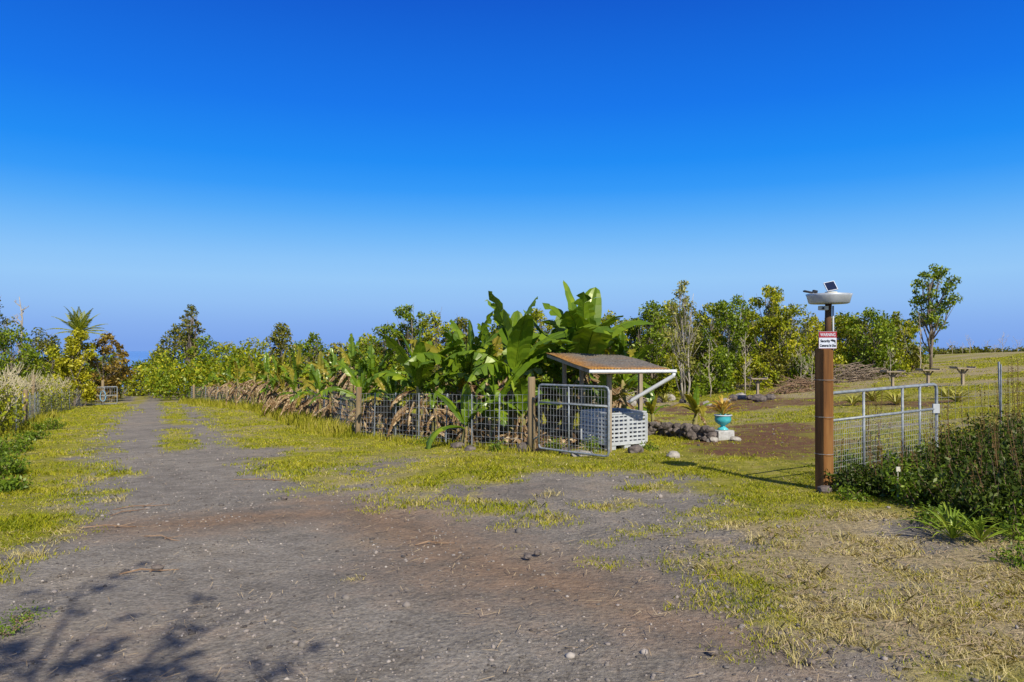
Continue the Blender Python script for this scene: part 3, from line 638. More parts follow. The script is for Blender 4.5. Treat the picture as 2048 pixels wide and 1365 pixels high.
t=thing('spotlight',(xp-.22,Y0,zp+.13),'black spotlight on the left rim of the metal pan','spotlight')
r2=Matrix.Rotation(R(12),3,'Y')
MB().box((xp-.29,Y0-.02,zp+.16),(.12,.07,.022),r2).build('lamp_head',M['black'],t,bevel=.004)
MB().box((xp-.19,Y0-.0,zp+.165),(.06,.05,.04),r2).build('battery_box',M['black'],t,bevel=.004)
MB().tube([(xp-.2,Y0,zp+.15),(xp-.17,Y0,zp+.12),(xp-.1,Y0,zp+.03)],.008,6).build('arm',M['black'],t)
t=thing('security_camera',(xp-.09,Y0,zp-.1),'small cream security camera under the metal pan','camera')
mb=MB(); mb.box((xp-.09,Y0-.03,zp-.06),(.12,.08,.06)); mb.build('camera_body',M['camwhite'],t,bevel=.012)
MB().tube([(xp-.11,Y0-.07,zp-.065),(xp-.11,Y0-.085,zp-.065)],.016,10).build('lens',M['black'],t)
Ys=Y0-.075; sx,sz=(PX(1637,Ys)+PX(1674,Ys))/2,(ZR(663,Ys)+ZR(698,Ys))/2; sw,sh=.245,.232
t=thing('warning_sign',(sx,Ys,sz),'small red and white security camera warning sign on the dark pole','sign')
MB().box((sx,Ys,sz),(sw,.006,sh)).build('panel',M['signwhite'],t,bevel=.001)
MB().box((sx,Ys-.005,sz+sh*.5-.045),(sw-.012,.003,.075)).build('red_band',M['red'],t)
fm=MB(); 
for s in (-1,1): fm.box((sx+s*(sw/2-.003),Ys-.0045,sz),(.003,.002,sh-.006)); fm.box((sx,Ys-.0045,sz+s*(sh/2-.003)),(sw-.01,.002,.003))
fm.build('border',M['red'],t)
def text(s,x,z,size,mat,wide,name='lettering',off=.0011):
    cu=bpy.data.curves.new('t','FONT'); cu.body=s; cu.size=size; cu.align_x='CENTER'; cu.align_y='CENTER'; cu.extrude=.0006; cu.offset=off
    o=bpy.data.objects.new('t',cu); col.objects.link(o); bpy.context.view_layer.update()
    me=bpy.data.meshes.new_from_object(o.evaluated_get(bpy.context.evaluated_depsgraph_get())); bpy.data.objects.remove(o)
    w=max(v.co.x for v in me.vertices)-min(v.co.x for v in me.vertices); k=wide/w
    for v in me.vertices: v.co.x*=k
    me.materials.clear(); me.materials.append(mat); ob=bpy.data.objects.new(name,me); col.objects.link(ob); ob.parent=t; ob.location=(x-sx,-.0085,z-sz); ob.rotation_euler=(R(90),0,0)
text('WARNING',sx,sz+sh*.5-.046,.060,M['signwhite'],.205,off=.0008)
text('Security',sx-.035,sz-.012,.052,M['black'],.13,off=.0008)
text('Cameras In Use',sx,sz-.074,.052,M['black'],.215,off=.0008)
ic=MB(); ic.box((sx+.075,Ys-.006,sz-.008),(.05,.004,.024),Matrix.Rotation(R(14),3,'Y')); ic.box((sx+.098,Ys-.006,sz-.03),(.008,.004,.03)); ic.box((sx+.045,Ys-.006,sz-.002),(.012,.004,.014)); ic.build('camera_symbol',M['black'],t)
# ------------------------------------------------------------ shelter
t=thing('shelter',(2.0,16.6,h(2.,16.6)),'open shelter with rusty corrugated roof on timber posts by the gate','shelter')
A_=Vector((.80,18.2,ZR(707,18.2))); B_=Vector((2.66,18.1,ZR(711,18.1))); D_=Vector((1.60,15.35,ZR(740,15.35))); C_=Vector((3.20,15.2,ZR(738,15.2)))
nu,nv=150,16; V=[];ru=[]
for j in range(nv+1):
    for k in range(nu+1):
        u,v=k/nu,j/nv; p=A_.lerp(B_,u).lerp(D_.lerp(C_,u),v); p.z+=.016*math.sin(u*2*math.pi*24)+.01*math.sin(v*7+u*5); V.append(p); ru.append(max(0,1-u*2.6)*1.0+max(0,(v-.84)*6)*.8+.0)
Fq=[(j*(nu+1)+k,j*(nu+1)+k+1,(j+1)*(nu+1)+k+1,(j+1)*(nu+1)+k) for j in range(nv) for k in range(nu)]
ro=np_obj('roof',np.array([tuple(p) for p in V]),np.array(Fq),M['roof'],t,True,{'rust':np.array(ru)})
so=ro.modifiers.new('s','SOLIDIFY'); so.thickness=.008
dn=Vector((0,0,-.055))
rf=MB(); rf.beam(D_+dn+Vector((.05,.08,0)),C_+dn+Vector((-.05,.08,0)),.045,.08); rf.beam(A_+dn+Vector((.1,-.1,0)),B_+dn+Vector((-.1,-.1,0)),.045,.08)
rf.beam(A_+dn*1.0+Vector((.06,-.15,0)),D_+dn+Vector((.06,.13,0)),.045,.07); rf.beam(B_+dn+Vector((-.06,-.15,0)),C_+dn+Vector((-.06,.13,0)),.045,.07)
rf.build('roof_frame',M['whitepost'],t)
for (x,y,zt_) in ((2.03,15.66,1.08),(2.96,17.3,1.3),(1.63,17.6,1.34),(1.25,17.9,1.38)):
    z0=h(x,y); MB().box((x,y,(z0-.1+zt_)/2),(.085,.085,zt_-z0+.1),rz(.3)).build('post',M['whitepost'],t,bevel=.006)
gt=MB(); a=D_+Vector((-.03,-.07,-.03)); b=C_+Vector((.12,-.07,-.045)); gt.beam(a,b,.09,.062); o=gt.build('gutter',M['white'],t,bevel=.012)
gi=MB(); gi.beam(a+Vector((0,-.047,-.02)),b+Vector((0,-.047,-.02)),.008,.012); gi.build('gutter_lip',M['galv'],t)
dp=MB(); dp.tube([b+Vector((-.05,0,-.03)),b+Vector((-.06,.02,-.09)),b+Vector((-.14,.05,-.15)),Vector((2.53,15.75,ZR(800,15.75))),Vector((2.47,15.78,ZR(806,15.75)))],.042,8); dp.build('downspout',M['white'],t,True)
# ------------------------------------------------------------ crate
c0=Vector((2.06,15.9,0)); uu=Vector((math.cos(R(30)),math.sin(R(30)),0)); vv=Vector((-math.sin(R(30)),math.cos(R(30)),0)); LU,LV=1.0,1.0
zc=max(h(2.06,15.9),h(2.5,16.6))+.0; t=thing('pallet_crate',(c0.x+.25,c0.y+.65,zc),'grey slotted plastic pallet crate standing under the corrugated roof','crate')
def wall(p,d,L):
    mb=MB(); zz=zc+.13; Hh=.62; nn=d.cross(Vector((0,0,1)))
    P=lambda s,z: p+d*s+Vector((0,0,z))
    for k in range(8): mb.beam(P(0,zz+k*Hh/7),P(L,zz+k*Hh/7),.03,.045 if k not in (0,7) else .07)
    for k in range(9):
        w_=.028 if k not in (0,4,8) else .07; q=P(k*L/8,zz+Hh/2); mb.box(q,(w_,.034,Hh),Matrix((d,-nn,Vector((0,0,1)))).transposed())
    return mb
cc=Vector((c0.x,c0.y,0))
wall(cc,uu,LU).build('side_wall',M['greyplastic'],t); wall(cc,vv,LV).build('side_wall',M['greyplastic'],t)
wall(cc+vv*LV,uu,LU).build('side_wall',M['greyplastic'],t); wall(cc+uu*LU,vv,LV).build('side_wall',M['greyplastic'],t)
fl=MB(); fl.box(cc+uu*.5+vv*.5+Vector((0,0,zc+.12)),(.98,.98,.03),rz(R(30))); fl.build('crate_floor',M['greyplastic'],t)
rim=MB()
for a,b in ((cc,cc+uu*LU),(cc,cc+vv*LV),(cc+vv*LV,cc+vv*LV+uu*LU),(cc+uu*LU,cc+vv*LV+uu*LU)): rim.beam(a+Vector((0,0,zc+.775)),b+Vector((0,0,zc+.775)),.055,.035)
rim.build('rim',M['greyplastic'],t,bevel=.005)
for a in (.1,.5,.9):
    for b in (.07,.93): MB().box(cc+uu*a+vv*b+Vector((0,0,zc+.03)),(.17,.13,.14),rz(R(30))).build('foot',M['greyplastic'],t,bevel=.006)
# ------------------------------------------------------------ rocks
def rock(x,y,s,label=None,mat='rock',group=None,sink=.25,z=None,flat=.65,seed=None):
    bm=bmesh.new(); bmesh.ops.create_icosphere(bm,subdivisions=2,radius=1); k=seed or rnd.uniform(0,50)
    ax=(s*rnd.uniform(.8,1.2),s*rnd.uniform(.7,1.1),s*flat*rnd.uniform(.8,1.15))
    for v in bm.verts:
        c=v.co.copy(); d=1+.5*(float(vnoise(c.x*1.3+k,c.y*1.3+c.z*1.1,.6))-.5)+.22*(float(vnoise(c.x+c.z,c.y-k,.25))-.5); v.co=Vector((c.x*ax[0],c.y*ax[1],c.z*ax[2]))*d
    bmesh.ops.rotate(bm,cent=(0,0,0),matrix=rz(rnd.uniform(0,6)),verts=bm.verts)
    zz=(h(x,y)+ax[2]*(1-sink*2)) if z is None else z
    if label is None: return bm,(x,y,zz)
    me=bpy.data.meshes.new('rock'); bm.to_mesh(me); bm.free(); me.materials.append(M[mat]); o=bpy.data.objects.new('rock',me); col.objects.link(o); o.location=(x,y,zz); return tag(o,label,'rock',group)
def rp(px,row,s,label,mat='rock',group=None,**k):
    x,y=ground_at(px,row); return rock(x,y,s,label,mat,group,**k)
rp(1050,903,.19,'dark rock against the foot of the tall fence post')
rp(1166,912,.22,'flat tan rock under the left gate leaf','rockpale',flat=.4)
rp(915,896,.16,'dark rock below the wire fence left of the tall post')
rp(940,902,.13,'small rock under the fence between two steel stakes')
rp(1130,908,.12,'small dark rock left of the flat tan rock')
rp(1270,905,.16,'reddish rock at the foot of the crate')
rp(1345,915,.14,'small grey rock right of the crate on the soil','rockpale')
rp(1650,985,.1,'small rock touching the foot of the sign post')
rp(1415,812,.22,'pale rock on the grass behind the turquoise urn','rockpale')
for k,(p,r_,s) in enumerate(((1300,812,.3),(1318,806,.26),(1340,802,.34),(1282,808,.25),(1465,802,.3),(1482,798,.36),(1502,800,.28),(1520,804,.3),(1450,806,.22),(1540,800,.25),(1365,806,.2),(1262,812,.3),(1240,815,.3))):
    rp(p,r_,s,'lava rock in the line of rocks behind the garden','rockpale' if k%3==2 else 'rock','rocks lying in a line behind the garden')
wl=W([(1283,868),(1330,872),(1385,880),(1430,884)]); bmW=bmesh.new()
for layer in range(3):
    for k in range(26-3*layer):
        t_=(k+.5+rnd.uniform(-.3,.3))/(26-3*layer)*(len(wl)-1); i0=min(int(t_),len(wl)-2); q=wl[i0]+(wl[i0+1]-wl[i0])*(t_-i0)
        x_,y_=q[0]+rnd.uniform(-.1,.1),q[1]+rnd.uniform(-.12,.12)+.1; bm,l=rock(x_,y_,rnd.uniform(.08,.15),z=h(x_,y_)+.06+layer*.10,flat=.75)
        bmesh.ops.translate(bm,vec=l,verts=bm.verts); me=bpy.data.meshes.new('tmp'); bm.to_mesh(me); bm.free(); bmW.from_mesh(me); bpy.data.meshes.remove(me)
me=bpy.data.meshes.new('stone_wall'); bmW.to_mesh(me); me.materials.append(M['rock']); o=bpy.data.objects.new('stone_wall',me); col.objects.link(o); tag(o,'low drystone wall of dark lava stones leading to the urn','stone wall')
bx,by=ground_at(1448,880); bz=h(bx,by); by+=.1
mb=MB(); mb.box((bx,by,bz+.10),(.42,.34,.24),rz(.25)); tag(mb.build('concrete_block',M['concrete'],None,bevel=.02),'grey concrete block carrying the turquoise urn','block')
x_,y_=ground_at(1425,884); rock(x_,y_,.13,'pale rock left of the concrete block','rockpale'); x_,y_=ground_at(1470,882); rock(x_,y_,.12,'pale rock right of the concrete block','rockpale')
uz=bz+.223
t=thing('garden_urn',(bx,by,uz),'turquoise footed urn standing on the concrete block','urn')
MB().lathe([(0,0),(.12,0),(.13,.02),(.09,.05),(.05,.08),(.05,.1),(.1,.13),(.17,.18),(.195,.25),(.185,.30),(.2,.33),(.205,.35),(.18,.35),(.165,.3),(0,.29)],(bx,by,uz),32).build('urn_body',M['turq'],t,True)
MB().lathe([(.206,.335),(.214,.34),(.214,.352),(.19,.36),(.182,.352)],(bx,by,uz),32).build('rim',M['signwhite'],t,True)
def strap(name,x,y,z,L,n,mat,label,cat='plant',w=.03,up=.9,group=None):
    t=thing(name,(x,y,z),label,cat,group); mb=MB()
    for k in range(n):
        az=rnd.uniform(0,6.283); e=rnd.uniform(.35,1.)*up*1.5; l=L*rnd.uniform(.7,1.1); p=Vector((x,y,z)); b=len(mb.v); m_=7
        s=Vector((-math.sin(az),math.cos(az),0))
        for q in range(m_+1):
            tt=q/m_; ee=e-1.3*tt*tt*rnd.uniform(.9,1.1); ww=w*(1-tt**2.2)*(.6+.8*min(1,tt*2)); mb.v+=[p-s*ww*.5+Vector((0,0,ww*.25)),p,p+s*ww*.5+Vector((0,0,ww*.25))]; p=p+Vector((math.cos(az)*math.cos(ee),math.sin(az)*math.cos(ee),math.sin(ee)))*l/m_
        for q in range(m_):
            for c_ in (0,1): mb.f.append((b+q*3+c_,b+q*3+c_+1,b+q*3+c_+4,b+q*3+c_+3))
    mb.build('leaves',M[mat],t)
    return t
strap('bromeliad',bx,by,uz+.34,.55,50,'orange','spiky orange and yellow bromeliad planted in the turquoise urn',w=.045,up=1.05)
for k,(p,r_,l,lb) in enumerate(((1905,1078,.55,'clump of fresh green strap leaves at the lower right edge of the weeds'),(1960,1085,.45,'smaller strap leaf clump right of the fresh green one'))):
    x_,y_=ground_at(p,r_); strap('strap_leaf_plant',x_,y_,h(x_,y_),l,30,'strap',lb,w=.022,up=.75)
for k,(p,r_) in enumerate(((1745,803),(1792,810),(1706,812),(1893,798),(1915,806))):
    x_,y_=ground_at(p,r_); strap('agave',x_,y_,h(x_,y_),rnd.uniform(.55,.8),30,'agave','spiky yellow green rosette plant growing across the right field',w=.07,up=.8,group='spiky rosette plants in the right field')
for k,(p,r_) in enumerate(((1385,806),(1330,806))):
    x_,y_=ground_at(p,r_); strap('spiky_plant',x_,y_,h(x_,y_),.7,24,'agave','spiky plant by the rock line, %s of the two'%('right' if k==0 else 'left'),w=.06,up=1.)
for k,(p,br,tr,w_,lb) in enumerate(((1785,778,744,36,'timber stand with flat tray top, leftmost of three in the right field'),(1856,775,741,34,'timber stand with flat tray top, middle of three in the right field'),(1925,772,737,36,'timber stand with flat tray top, rightmost of three in the right field'),(1515,800,758,32,'timber stand with flat tray top in front of the tree line'))):
    x_,y_=ground_at(p,br); z=h(x_,y_); zt_=ZR(tr,y_); ww=w_/F*y_; t=thing('tray_stand',(x_,y_,z),lb,'stand')
    MB().box((x_,y_,(z+zt_)/2-.05),(.10,.10,zt_-z),rz(.2)).build('post',M['whitepost'],t)
    tb=MB(); tb.box((x_,y_,zt_),(ww,ww*.8,.04)); tb.build('tray',M['whitepost'],t,bevel=.01)
    e=MB()
    for s in (-1,1): e.box((x_+s*ww*.49,y_,zt_+.05),(.04,ww*.8,.06)); e.beam((x_,y_,zt_-.3),(x_+s*ww*.3,y_,zt_-.03),.05,.05)
    e.build('brace',M['whitepost'],t)
def brush(px,row,w,ht,n,label,mat='twig'):
    x0,y0=ground_at(px,row); mb=MB()
    for k in range(n):
        a=rnd.gauss(0,1)*.35*w; b=rnd.uniform(-.5,.5)*w*.4; z=rnd.random()**1.5*ht*max(.2,1-abs(a)/w); l=rnd.uniform(.5,1.6); az=rnd.uniform(0,6.28); e=rnd.uniform(-.3,.6)
        p=Vector((x0+a,y0+b,h(x0+a,y0+b)+z)); d=Vector((math.cos(az)*math.cos(e),math.sin(az)*math.cos(e),math.sin(e)))
        mb.tube([p-d*l*.5,p+Vector((0,0,rnd.uniform(-.1,.1))),p+d*l*.5],[.020,.016,.007],4)
    o=mb.build('brush_pile',M[mat]); tag(o,label,'brush pile')
brush(1700,764,4.0,1.1,300,'long grey pile of cut branches in front of the tree line','twiggrey')
brush(1765,750,2.4,1.2,170,'smaller heap of bare cut branches at the right end of the long pile','twigbrown')
brush(1600,785,2.2,.8,150,'low heap of broken branches left of the sign post','twigbrown')
brush(1225,808,2.2,.9,150,'heap of pale sticks behind the corrugated shelter')
def twigshrub(x,y,w,ht,n,label,group):
    z=h(x,y); t=thing('leafless_shrub',(x,y,z),label,'shrub',group); mb=MB()
    for k in range(n):
        a=rnd.uniform(0,6.28); rr=w*.5*math.sqrt(rnd.random()); p=Vector((x+rr*math.cos(a)*.5,y+rr*math.sin(a)*.5,z+rnd.random()*ht*.3)); e=Vector((x+rr*math.cos(a),y+rr*math.sin(a),z+ht*rnd.uniform(.5,.98)))
        m1=p.lerp(e,.5)+Vector((rnd.uniform(-.1,.1),0,rnd.uniform(-.1,.1))); mb.tube([p,m1,e],[.022,.018,.014],4)
        for _ in range(4):
            s0=m1.lerp(e,rnd.random()); d=Vector((rnd.uniform(-.3,.3),rnd.uniform(-.3,.3),rnd.uniform(.05,.35))); mb.tube([s0,s0+d*.6,s0+d+Vector((0,0,.1))],[.016,.015,.012],4)
    mb.build('branches',M['hedgetwig'],t)
    C=blob(2600,(x,y,z+ht*.46),(w*.55,w*.55,ht*.5)); V,Fq=leafquads(C,.13); np_obj('leaves',V,Fq,M['leafA'],t)
hp=[(-17.6,24.5),(-19.3,27.2),(-21.2,30),(-22.8,32.8),(-24.2,35.5),(-25.6,38.4),(-26.9,41.4),(-28.4,44.6),(-29.8,47.8),(-31.2,51),(-24,31.5)]
for k,(x_,y_) in enumerate(hp): twigshrub(x_,y_,2.7,rnd.uniform(1.9,2.4),62,'straw coloured twiggy shrub in the hedge behind the left wire fence','twiggy shrubs of the left hedge')
# ------------------------------------------------------------ weeds bushes
def weed(x,y,w,ht,n,label,mat='weed',group=None,ls=.06,stalks=0,name='weed_bush'):
    z=h(x,y); t=thing(name,(x,y,z),label,'bush',group); mb=MB(); C=[]
    for k in range(max(10,n//60)):
        a=rnd.uniform(0,6.28); rr=w*.5*math.sqrt(rnd.random()); e=Vector((x+rr*math.cos(a),y+rr*math.sin(a),z+ht*rnd.uniform(.45,1.)*(1-.35*(rr/(w*.5))**2))); p=Vector((x+rr*math.cos(a)*.5,y+rr*math.sin(a)*.5,z-.02)); m1=p.lerp(e,.5)+Vector((rnd.uniform(-.05,.05),rnd.uniform(-.05,.05),0))
        mb.tube([p,m1,e],[.006,.005,.002],4)
        m_=max(6,n//max(10,n//60)); 
        for _ in range(m_):
            tt=rnd.random()**.8; q=(p.lerp(m1,tt*2) if tt<.5 else m1.lerp(e,tt*2-1)); C.append((q.x+rnd.gauss(0,.07),q.y+rnd.gauss(0,.07),max(z+.01,q.z+rnd.gauss(0,.04))))
    mb.build('stems',M['twigbrown'],t); V,Fq=leafquads(np.array(C),ls,.42,.5); np_obj('leaves',V,Fq,M[mat],t)
    if stalks:
        sb=MB()
        for k in range(stalks):
            a=rnd.uniform(0,6.28); rr=w*.45*math.sqrt(rnd.random()); p=Vector((x+rr*math.cos(a),y+rr*math.sin(a),z)); e=p+Vector((rnd.uniform(-.12,.12),rnd.uniform(-.1,.1),ht*rnd.uniform(1.1,1.5))); sb.tube([p,p.lerp(e,.6)+Vector((.02,0,0)),e],[.005,.004,.002],4)
            for _ in range(26):
                q=p.lerp(e,rnd.uniform(.5,1)); d=Vector((rnd.gauss(0,1),rnd.gauss(0,1),.6)).normalized(); s_2=d.cross(Vector((0,0,1))).normalized()*.007; b=len(sb.v); sb.v+=[q,q+d*.02+s_2,q+d*.04,q+d*.02-s_2]; sb.f.append((b,b+1,b+2,b+3))
        sb.build('seed_stalks',M['seed'],t)
    return t
GW='dark green weeds crowding the right gate'
for k,(p,r_,w_,ht) in enumerate(((1715,985,.7,.5),(1765,990,.8,.45),(1820,985,.9,.6),(1880,985,1.0,.7),(1940,985,1.1,.85),(2000,980,1.2,.95),(2060,985,1.2,1.0),(1860,1010,.9,.5),(1930,1020,1.0,.6),(2000,1025,1.1,.75),(2070,1030,1.2,.85),(1790,955,.7,.5),(1850,950,.8,.6),(1910,940,1.,.75),(1980,935,1.2,.9),(2050,930,1.2,1.),(2130,960,1.4,1.2),(1700,955,.6,.5),(2040,1050,1.,.6),(1980,1045,.9,.5))):
    x_,y_=ground_at(p,r_); weed(x_,y_,w_,ht,int(2300*w_*ht)+600,'dark green weed bush among those crowding the right gate',mat='weedL' if k%5==2 else 'weed',group=GW,stalks=rnd.randint(2,5),ls=.065)
for p,r_,ht,lb in ((1746,945,1.0,'tall brown seeding weed stalk standing behind the right gate'),(2035,950,1.2,'tall seeding weeds at the right edge by the wire fence')):
    x_,y_=ground_at(p,r_); weed(x_,y_,.4,ht,500,lb,stalks=9,ls=.045)
for p,r_,w_,ht,lb in ((2030,1075,.7,.35,'fresh green broadleaf weed at the right edge below the dark weeds'),(1880,1050,.6,.2,'low fresh green weed in front of the dark weeds'),(2060,1130,.5,.2,'low green weed near the right edge on the straw'),(20,1260,.18,.05,'small green weed at the lower left corner'),(45,1235,.14,.04,'tiny green weed just above the lower left corner one'),(1700,1000,.4,.16,'low green weed right of the sign post foot')):
    x_,y_=ground_at(p,r_); weed(x_,y_,w_,ht,int(700*w_)+120,lb,'weedL',ls=.05 if r_<1200 else .024)
for k,(p,r_,w_,ht) in enumerate(((-20,930,1.4,.6),(25,905,1.2,.5),(-60,960,1.6,.8),(10,950,.9,.4),(60,880,1.1,.4),(95,860,1.2,.5),(5,985,.7,.3))):
    x_,y_=ground_at(p,r_); weed(x_,y_,w_,ht,int(900*w_),'green weed clump along the left verge below the wire fence',mat='weedL',group='weed clumps along the left verge',ls=.08)
for k,(p,r_,w_,ht) in enumerate(((1110,900,.5,.35),(1182,905,.45,.4),(1000,902,.5,.25),(1300,900,.3,.15),(860,888,.6,.25))):
    x_,y_=ground_at(p,r_); weed(x_,y_,w_,ht,350,['green weed growing through the left gate near its hinge','green weed growing through the middle of the left gate','low weed at the fence foot left of the tall post','tiny weed right of the crate','low weed at the fence foot below the medium banana plant'][k],'weedL',ls=.06)
x_,y_=ground_at(1795,1000); mb=MB(); z=h(x_,y_); mb.tube([(x_,y_,z),(x_,y_,z+.38)],.006,5); mb.box((x_,y_-.01,z+.38),(.05,.01,.06)); tag(mb.build('marker_stake',M['camwhite']),'small pale marker stake poking up among the dark weeds','stake')
# ------------------------------------------------------------ grass
def blades(C,Ht,Wd,lean,name,mat,label,nb=6,spr=.04,cat='grass'):
    Cn=np.repeat(C,nb,0); Y=Cn[:,1]; m_=len(Cn); sp=spr*(1+.04*Y)
    x=Cn[:,0]+rng.normal(size=m_)*sp; y=Cn[:,1]+rng.normal(size=m_)*sp; z=H(x,y)-.012
    ht=np.repeat(Ht,nb)*rng.uniform(.4,1.2,m_); az=rng.uniform(0,6.283,m_); ln=rng.uniform(.1,1,m_)*lean*ht
    wd=(Wd+.0007*Y)*rng.uniform(.6,1.3,m_); a2=rng.uniform(0,6.283,m_)
    sx_,sy_=np.cos(a2)*wd*.5,np.sin(a2)*wd*.5
    lx,ly=np.cos(az)*ln,np.sin(az)*ln
    b0=np.stack([x-sx_,y-sy_,z],-1); b1=np.stack([x+sx_,y+sy_,z],-1)
    m1=np.stack([x+sx_*.8+lx*.35,y+sy_*.8+ly*.35,z+ht*.6],-1); m0=np.stack([x-sx_*.8+lx*.35,y-sy_*.8+ly*.35,z+ht*.6],-1)
    tp=np.stack([x+lx,y+ly,z+ht],-1)
    V5=np.stack([b0,b1,m1,tp,m0],1).reshape(-1,3); Fz=np.arange(5*m_).reshape(-1,5)
    return tag(np_obj(name,V5,Fz,M[mat]),label,cat,kind='stuff')
def cand(n,y0,y1,a0=-.85,a1=.85):
    Y=np.exp(rng.uniform(math.log(y0),math.log(y1),n)); X=rng.uniform(a0,a1,n)*Y; return X,Y
X,Y=cand(130000,3.6,60); g,di,dk,rd,st=masks(X,Y); nz=vnoise(X,Y,.22,8); n2=vnoise(X,Y,1.3,9); n5=vnoise(X,Y,.6,21)
ok=(rng.random(len(X))<np.clip((g-.15)*1.3,0,1)*(.10+.90*((nz*.5+n5*.5)>.43))*(1-.85*(dk>.5))*(1-.85*(rd>.45))*(1-.8*(st>.6)))
C=np.stack([X[ok],Y[ok]],-1); hh=(.014+.05*n2[ok]*n5[ok]*1.6+.0009*Y[ok])
blades(C,hh,.0025,1.3,'green_grass','grass','short yellow green grass covering the verges and field',nb=6)
X,Y=cand(75000,3.4,30); g,di,dk,rd,st=masks(X,Y); nz=vnoise(X,Y,.4,10)
ok=(rng.random(len(X))<np.clip((g-.15)*1.3,0,1)*(nz>.45)*(.25+.8*(st>.55))*(dk<.5)*(rd<.6))
C=np.stack([X[ok],Y[ok]],-1); hh=.012+.042*rng.random(len(C))**1.5
blades(C,hh,.0018,2.4,'dry_grass','straw','dry straw coloured grass tufts scattered over the verges',nb=8)
T=[];Hh=[]
for p,r_ in ((1580,1095),(1640,1150),(1700,1220),(1830,1180),(1760,1230),(1850,1255),(1900,1275),(1960,1240),(2010,1290),(1890,1330),(1980,1345),(1560,1270),(1470,1050),(1500,1080),(1300,975),(1210,1015),(1100,990),(960,1005),(1940,1200),(2030,1190),(1700,1080),(1800,1110),(1830,1200),(1740,1290),(60,1110),(120,1060),(190,960),(230,1000),(1600,1310),(820,1010),(1120,1040)):
    x_,y_=ground_at(p,r_)
    for k in range(8): T.append((x_+rnd.gauss(0,.09),y_+rnd.gauss(0,.08))); Hh.append(rnd.uniform(.03,.11))
blades(np.array(T),np.array(Hh),.0018,1.4,'grass_tufts','straw','taller pale straw tufts standing out of the low grass',nb=10,spr=.025)
T=[]
for k in range(2600):
    q=rnd.random()
    if q<.55: a=Vector(FENCE[2]).lerp(Vector(FENCE[3]),rnd.random()); T.append((a.x+rnd.uniform(-.9,.1),a.y+rnd.uniform(-.6,.3)))
    elif q<.75: a=Vector(FENCE[1]).lerp(Vector(FENCE[2]),rnd.random()); T.append((a.x+rnd.uniform(-1.2,.3),a.y+rnd.uniform(-.6,.6)))
    elif q<.85: a=Vector(FENCE[3]).lerp(Vector(FENCE[4]),rnd.random()); T.append((a.x+rnd.uniform(-.3,.1),a.y+rnd.uniform(-.4,.1)))
    else: a=Vector(LF[0]).lerp(Vector(LF[2]),rnd.random()); T.append((a.x+rnd.uniform(-.2,1.1),a.y+rnd.uniform(-.6,.6)))
T=np.array(T); blades(T,np.where(T[:,1]>22,.5,.22)*rng.uniform(.4,1.,len(T)),.004,.5,'tall_grass','tallg','taller yellow green grass growing along the fence lines',nb=6,spr=.05)
X,Y=cand(26000,3.5,16); g,di,dk,rd,st=masks(X,Y)
ok=rng.random(len(X))<np.clip(.03+.9*(st>.6)*g+.12*di,0,1); X=X[ok];Y=Y[ok]; n=len(X); a=rng.uniform(0,6.283,n); L=rng.uniform(.02,.12,n); w_=.0008+.0003*Y
dx,dy=np.cos(a)*L*.5,np.sin(a)*L*.5; px_,py_=-np.sin(a)*w_,np.cos(a)*w_; zz=H(X,Y)+rng.uniform(.002,.02,n)
V=np.stack([np.stack([X-dx-px_,Y-dy-py_,zz],-1),np.stack([X+dx-px_,Y+dy-py_,zz+.01],-1),np.stack([X+dx+px_,Y+dy+py_,zz+.012],-1),np.stack([X-dx+px_,Y-dy+py_,zz],-1)],1).reshape(-1,3)
tag(np_obj('straw_litter',V,np.arange(4*n).reshape(n,4),M['litter']),'loose dry straw and plant bits scattered on the ground','straw litter',kind='stuff')
bm=bmesh.new(); bmesh.ops.create_icosphere(bm,subdivisions=1,radius=1); bv=np.array([v.co[:] for v in bm.verts]); bf=np.array([[v.index for v in f.verts] for f in bm.faces]); bm.free()
X,Y=cand(17000,3.5,22); g,di,dk,rd,st=masks(X,Y); ok=rng.random(len(X))<(1-g)*(.25+.75*(vnoise(X,Y,.8,12)>.5))+.06; X=X[ok];Y=Y[ok];g=g[ok]; n=len(X)
s=.0045+.011*rng.random(n)**3+.0005*Y; s[rng.random(n)<.025]*=2.3
J=1+.2*rng.normal(size=(n,len(bv),1)); sc3=rng.uniform(.6,1.3,(n,1,3))*np.array([1,1,.7]); a=rng.uniform(0,6.28,n)
v=bv[None]*J*sc3*s[:,None,None]; vx=v[...,0]*np.cos(a)[:,None]-v[...,1]*np.sin(a)[:,None]; vy=v[...,0]*np.sin(a)[:,None]+v[...,1]*np.cos(a)[:,None]
zz=H(X,Y)-.03*(1-g)+s*.2+.004; V=np.stack([vx+X[:,None],vy+Y[:,None],v[...,2]+zz[:,None]],-1).reshape(-1,3)
Fz=(bf[None]+(np.arange(n)*len(bv))[:,None,None]).reshape(-1,3)
m,nt,out=newmat('loose_gravel'); gg=N(nt,'ShaderNodeNewGeometry'); c=ramp(nt,gg.outputs['Random Per Island'],[(0,(.06,.05,.045)),(.5,(.20,.175,.15)),(.9,(.34,.29,.25)),(1,(.46,.41,.35))]); p=N(nt,'ShaderNodeBsdfPrincipled'); nt.links.new(c,p.inputs['Base Color']); p.inputs['Roughness'].default_value=.95; nt.links.new(p.outputs[0],out.inputs[0])
tag(np_obj('gravel_stones',V,Fz,m),'loose gravel stones scattered on the track','gravel',kind='stuff')
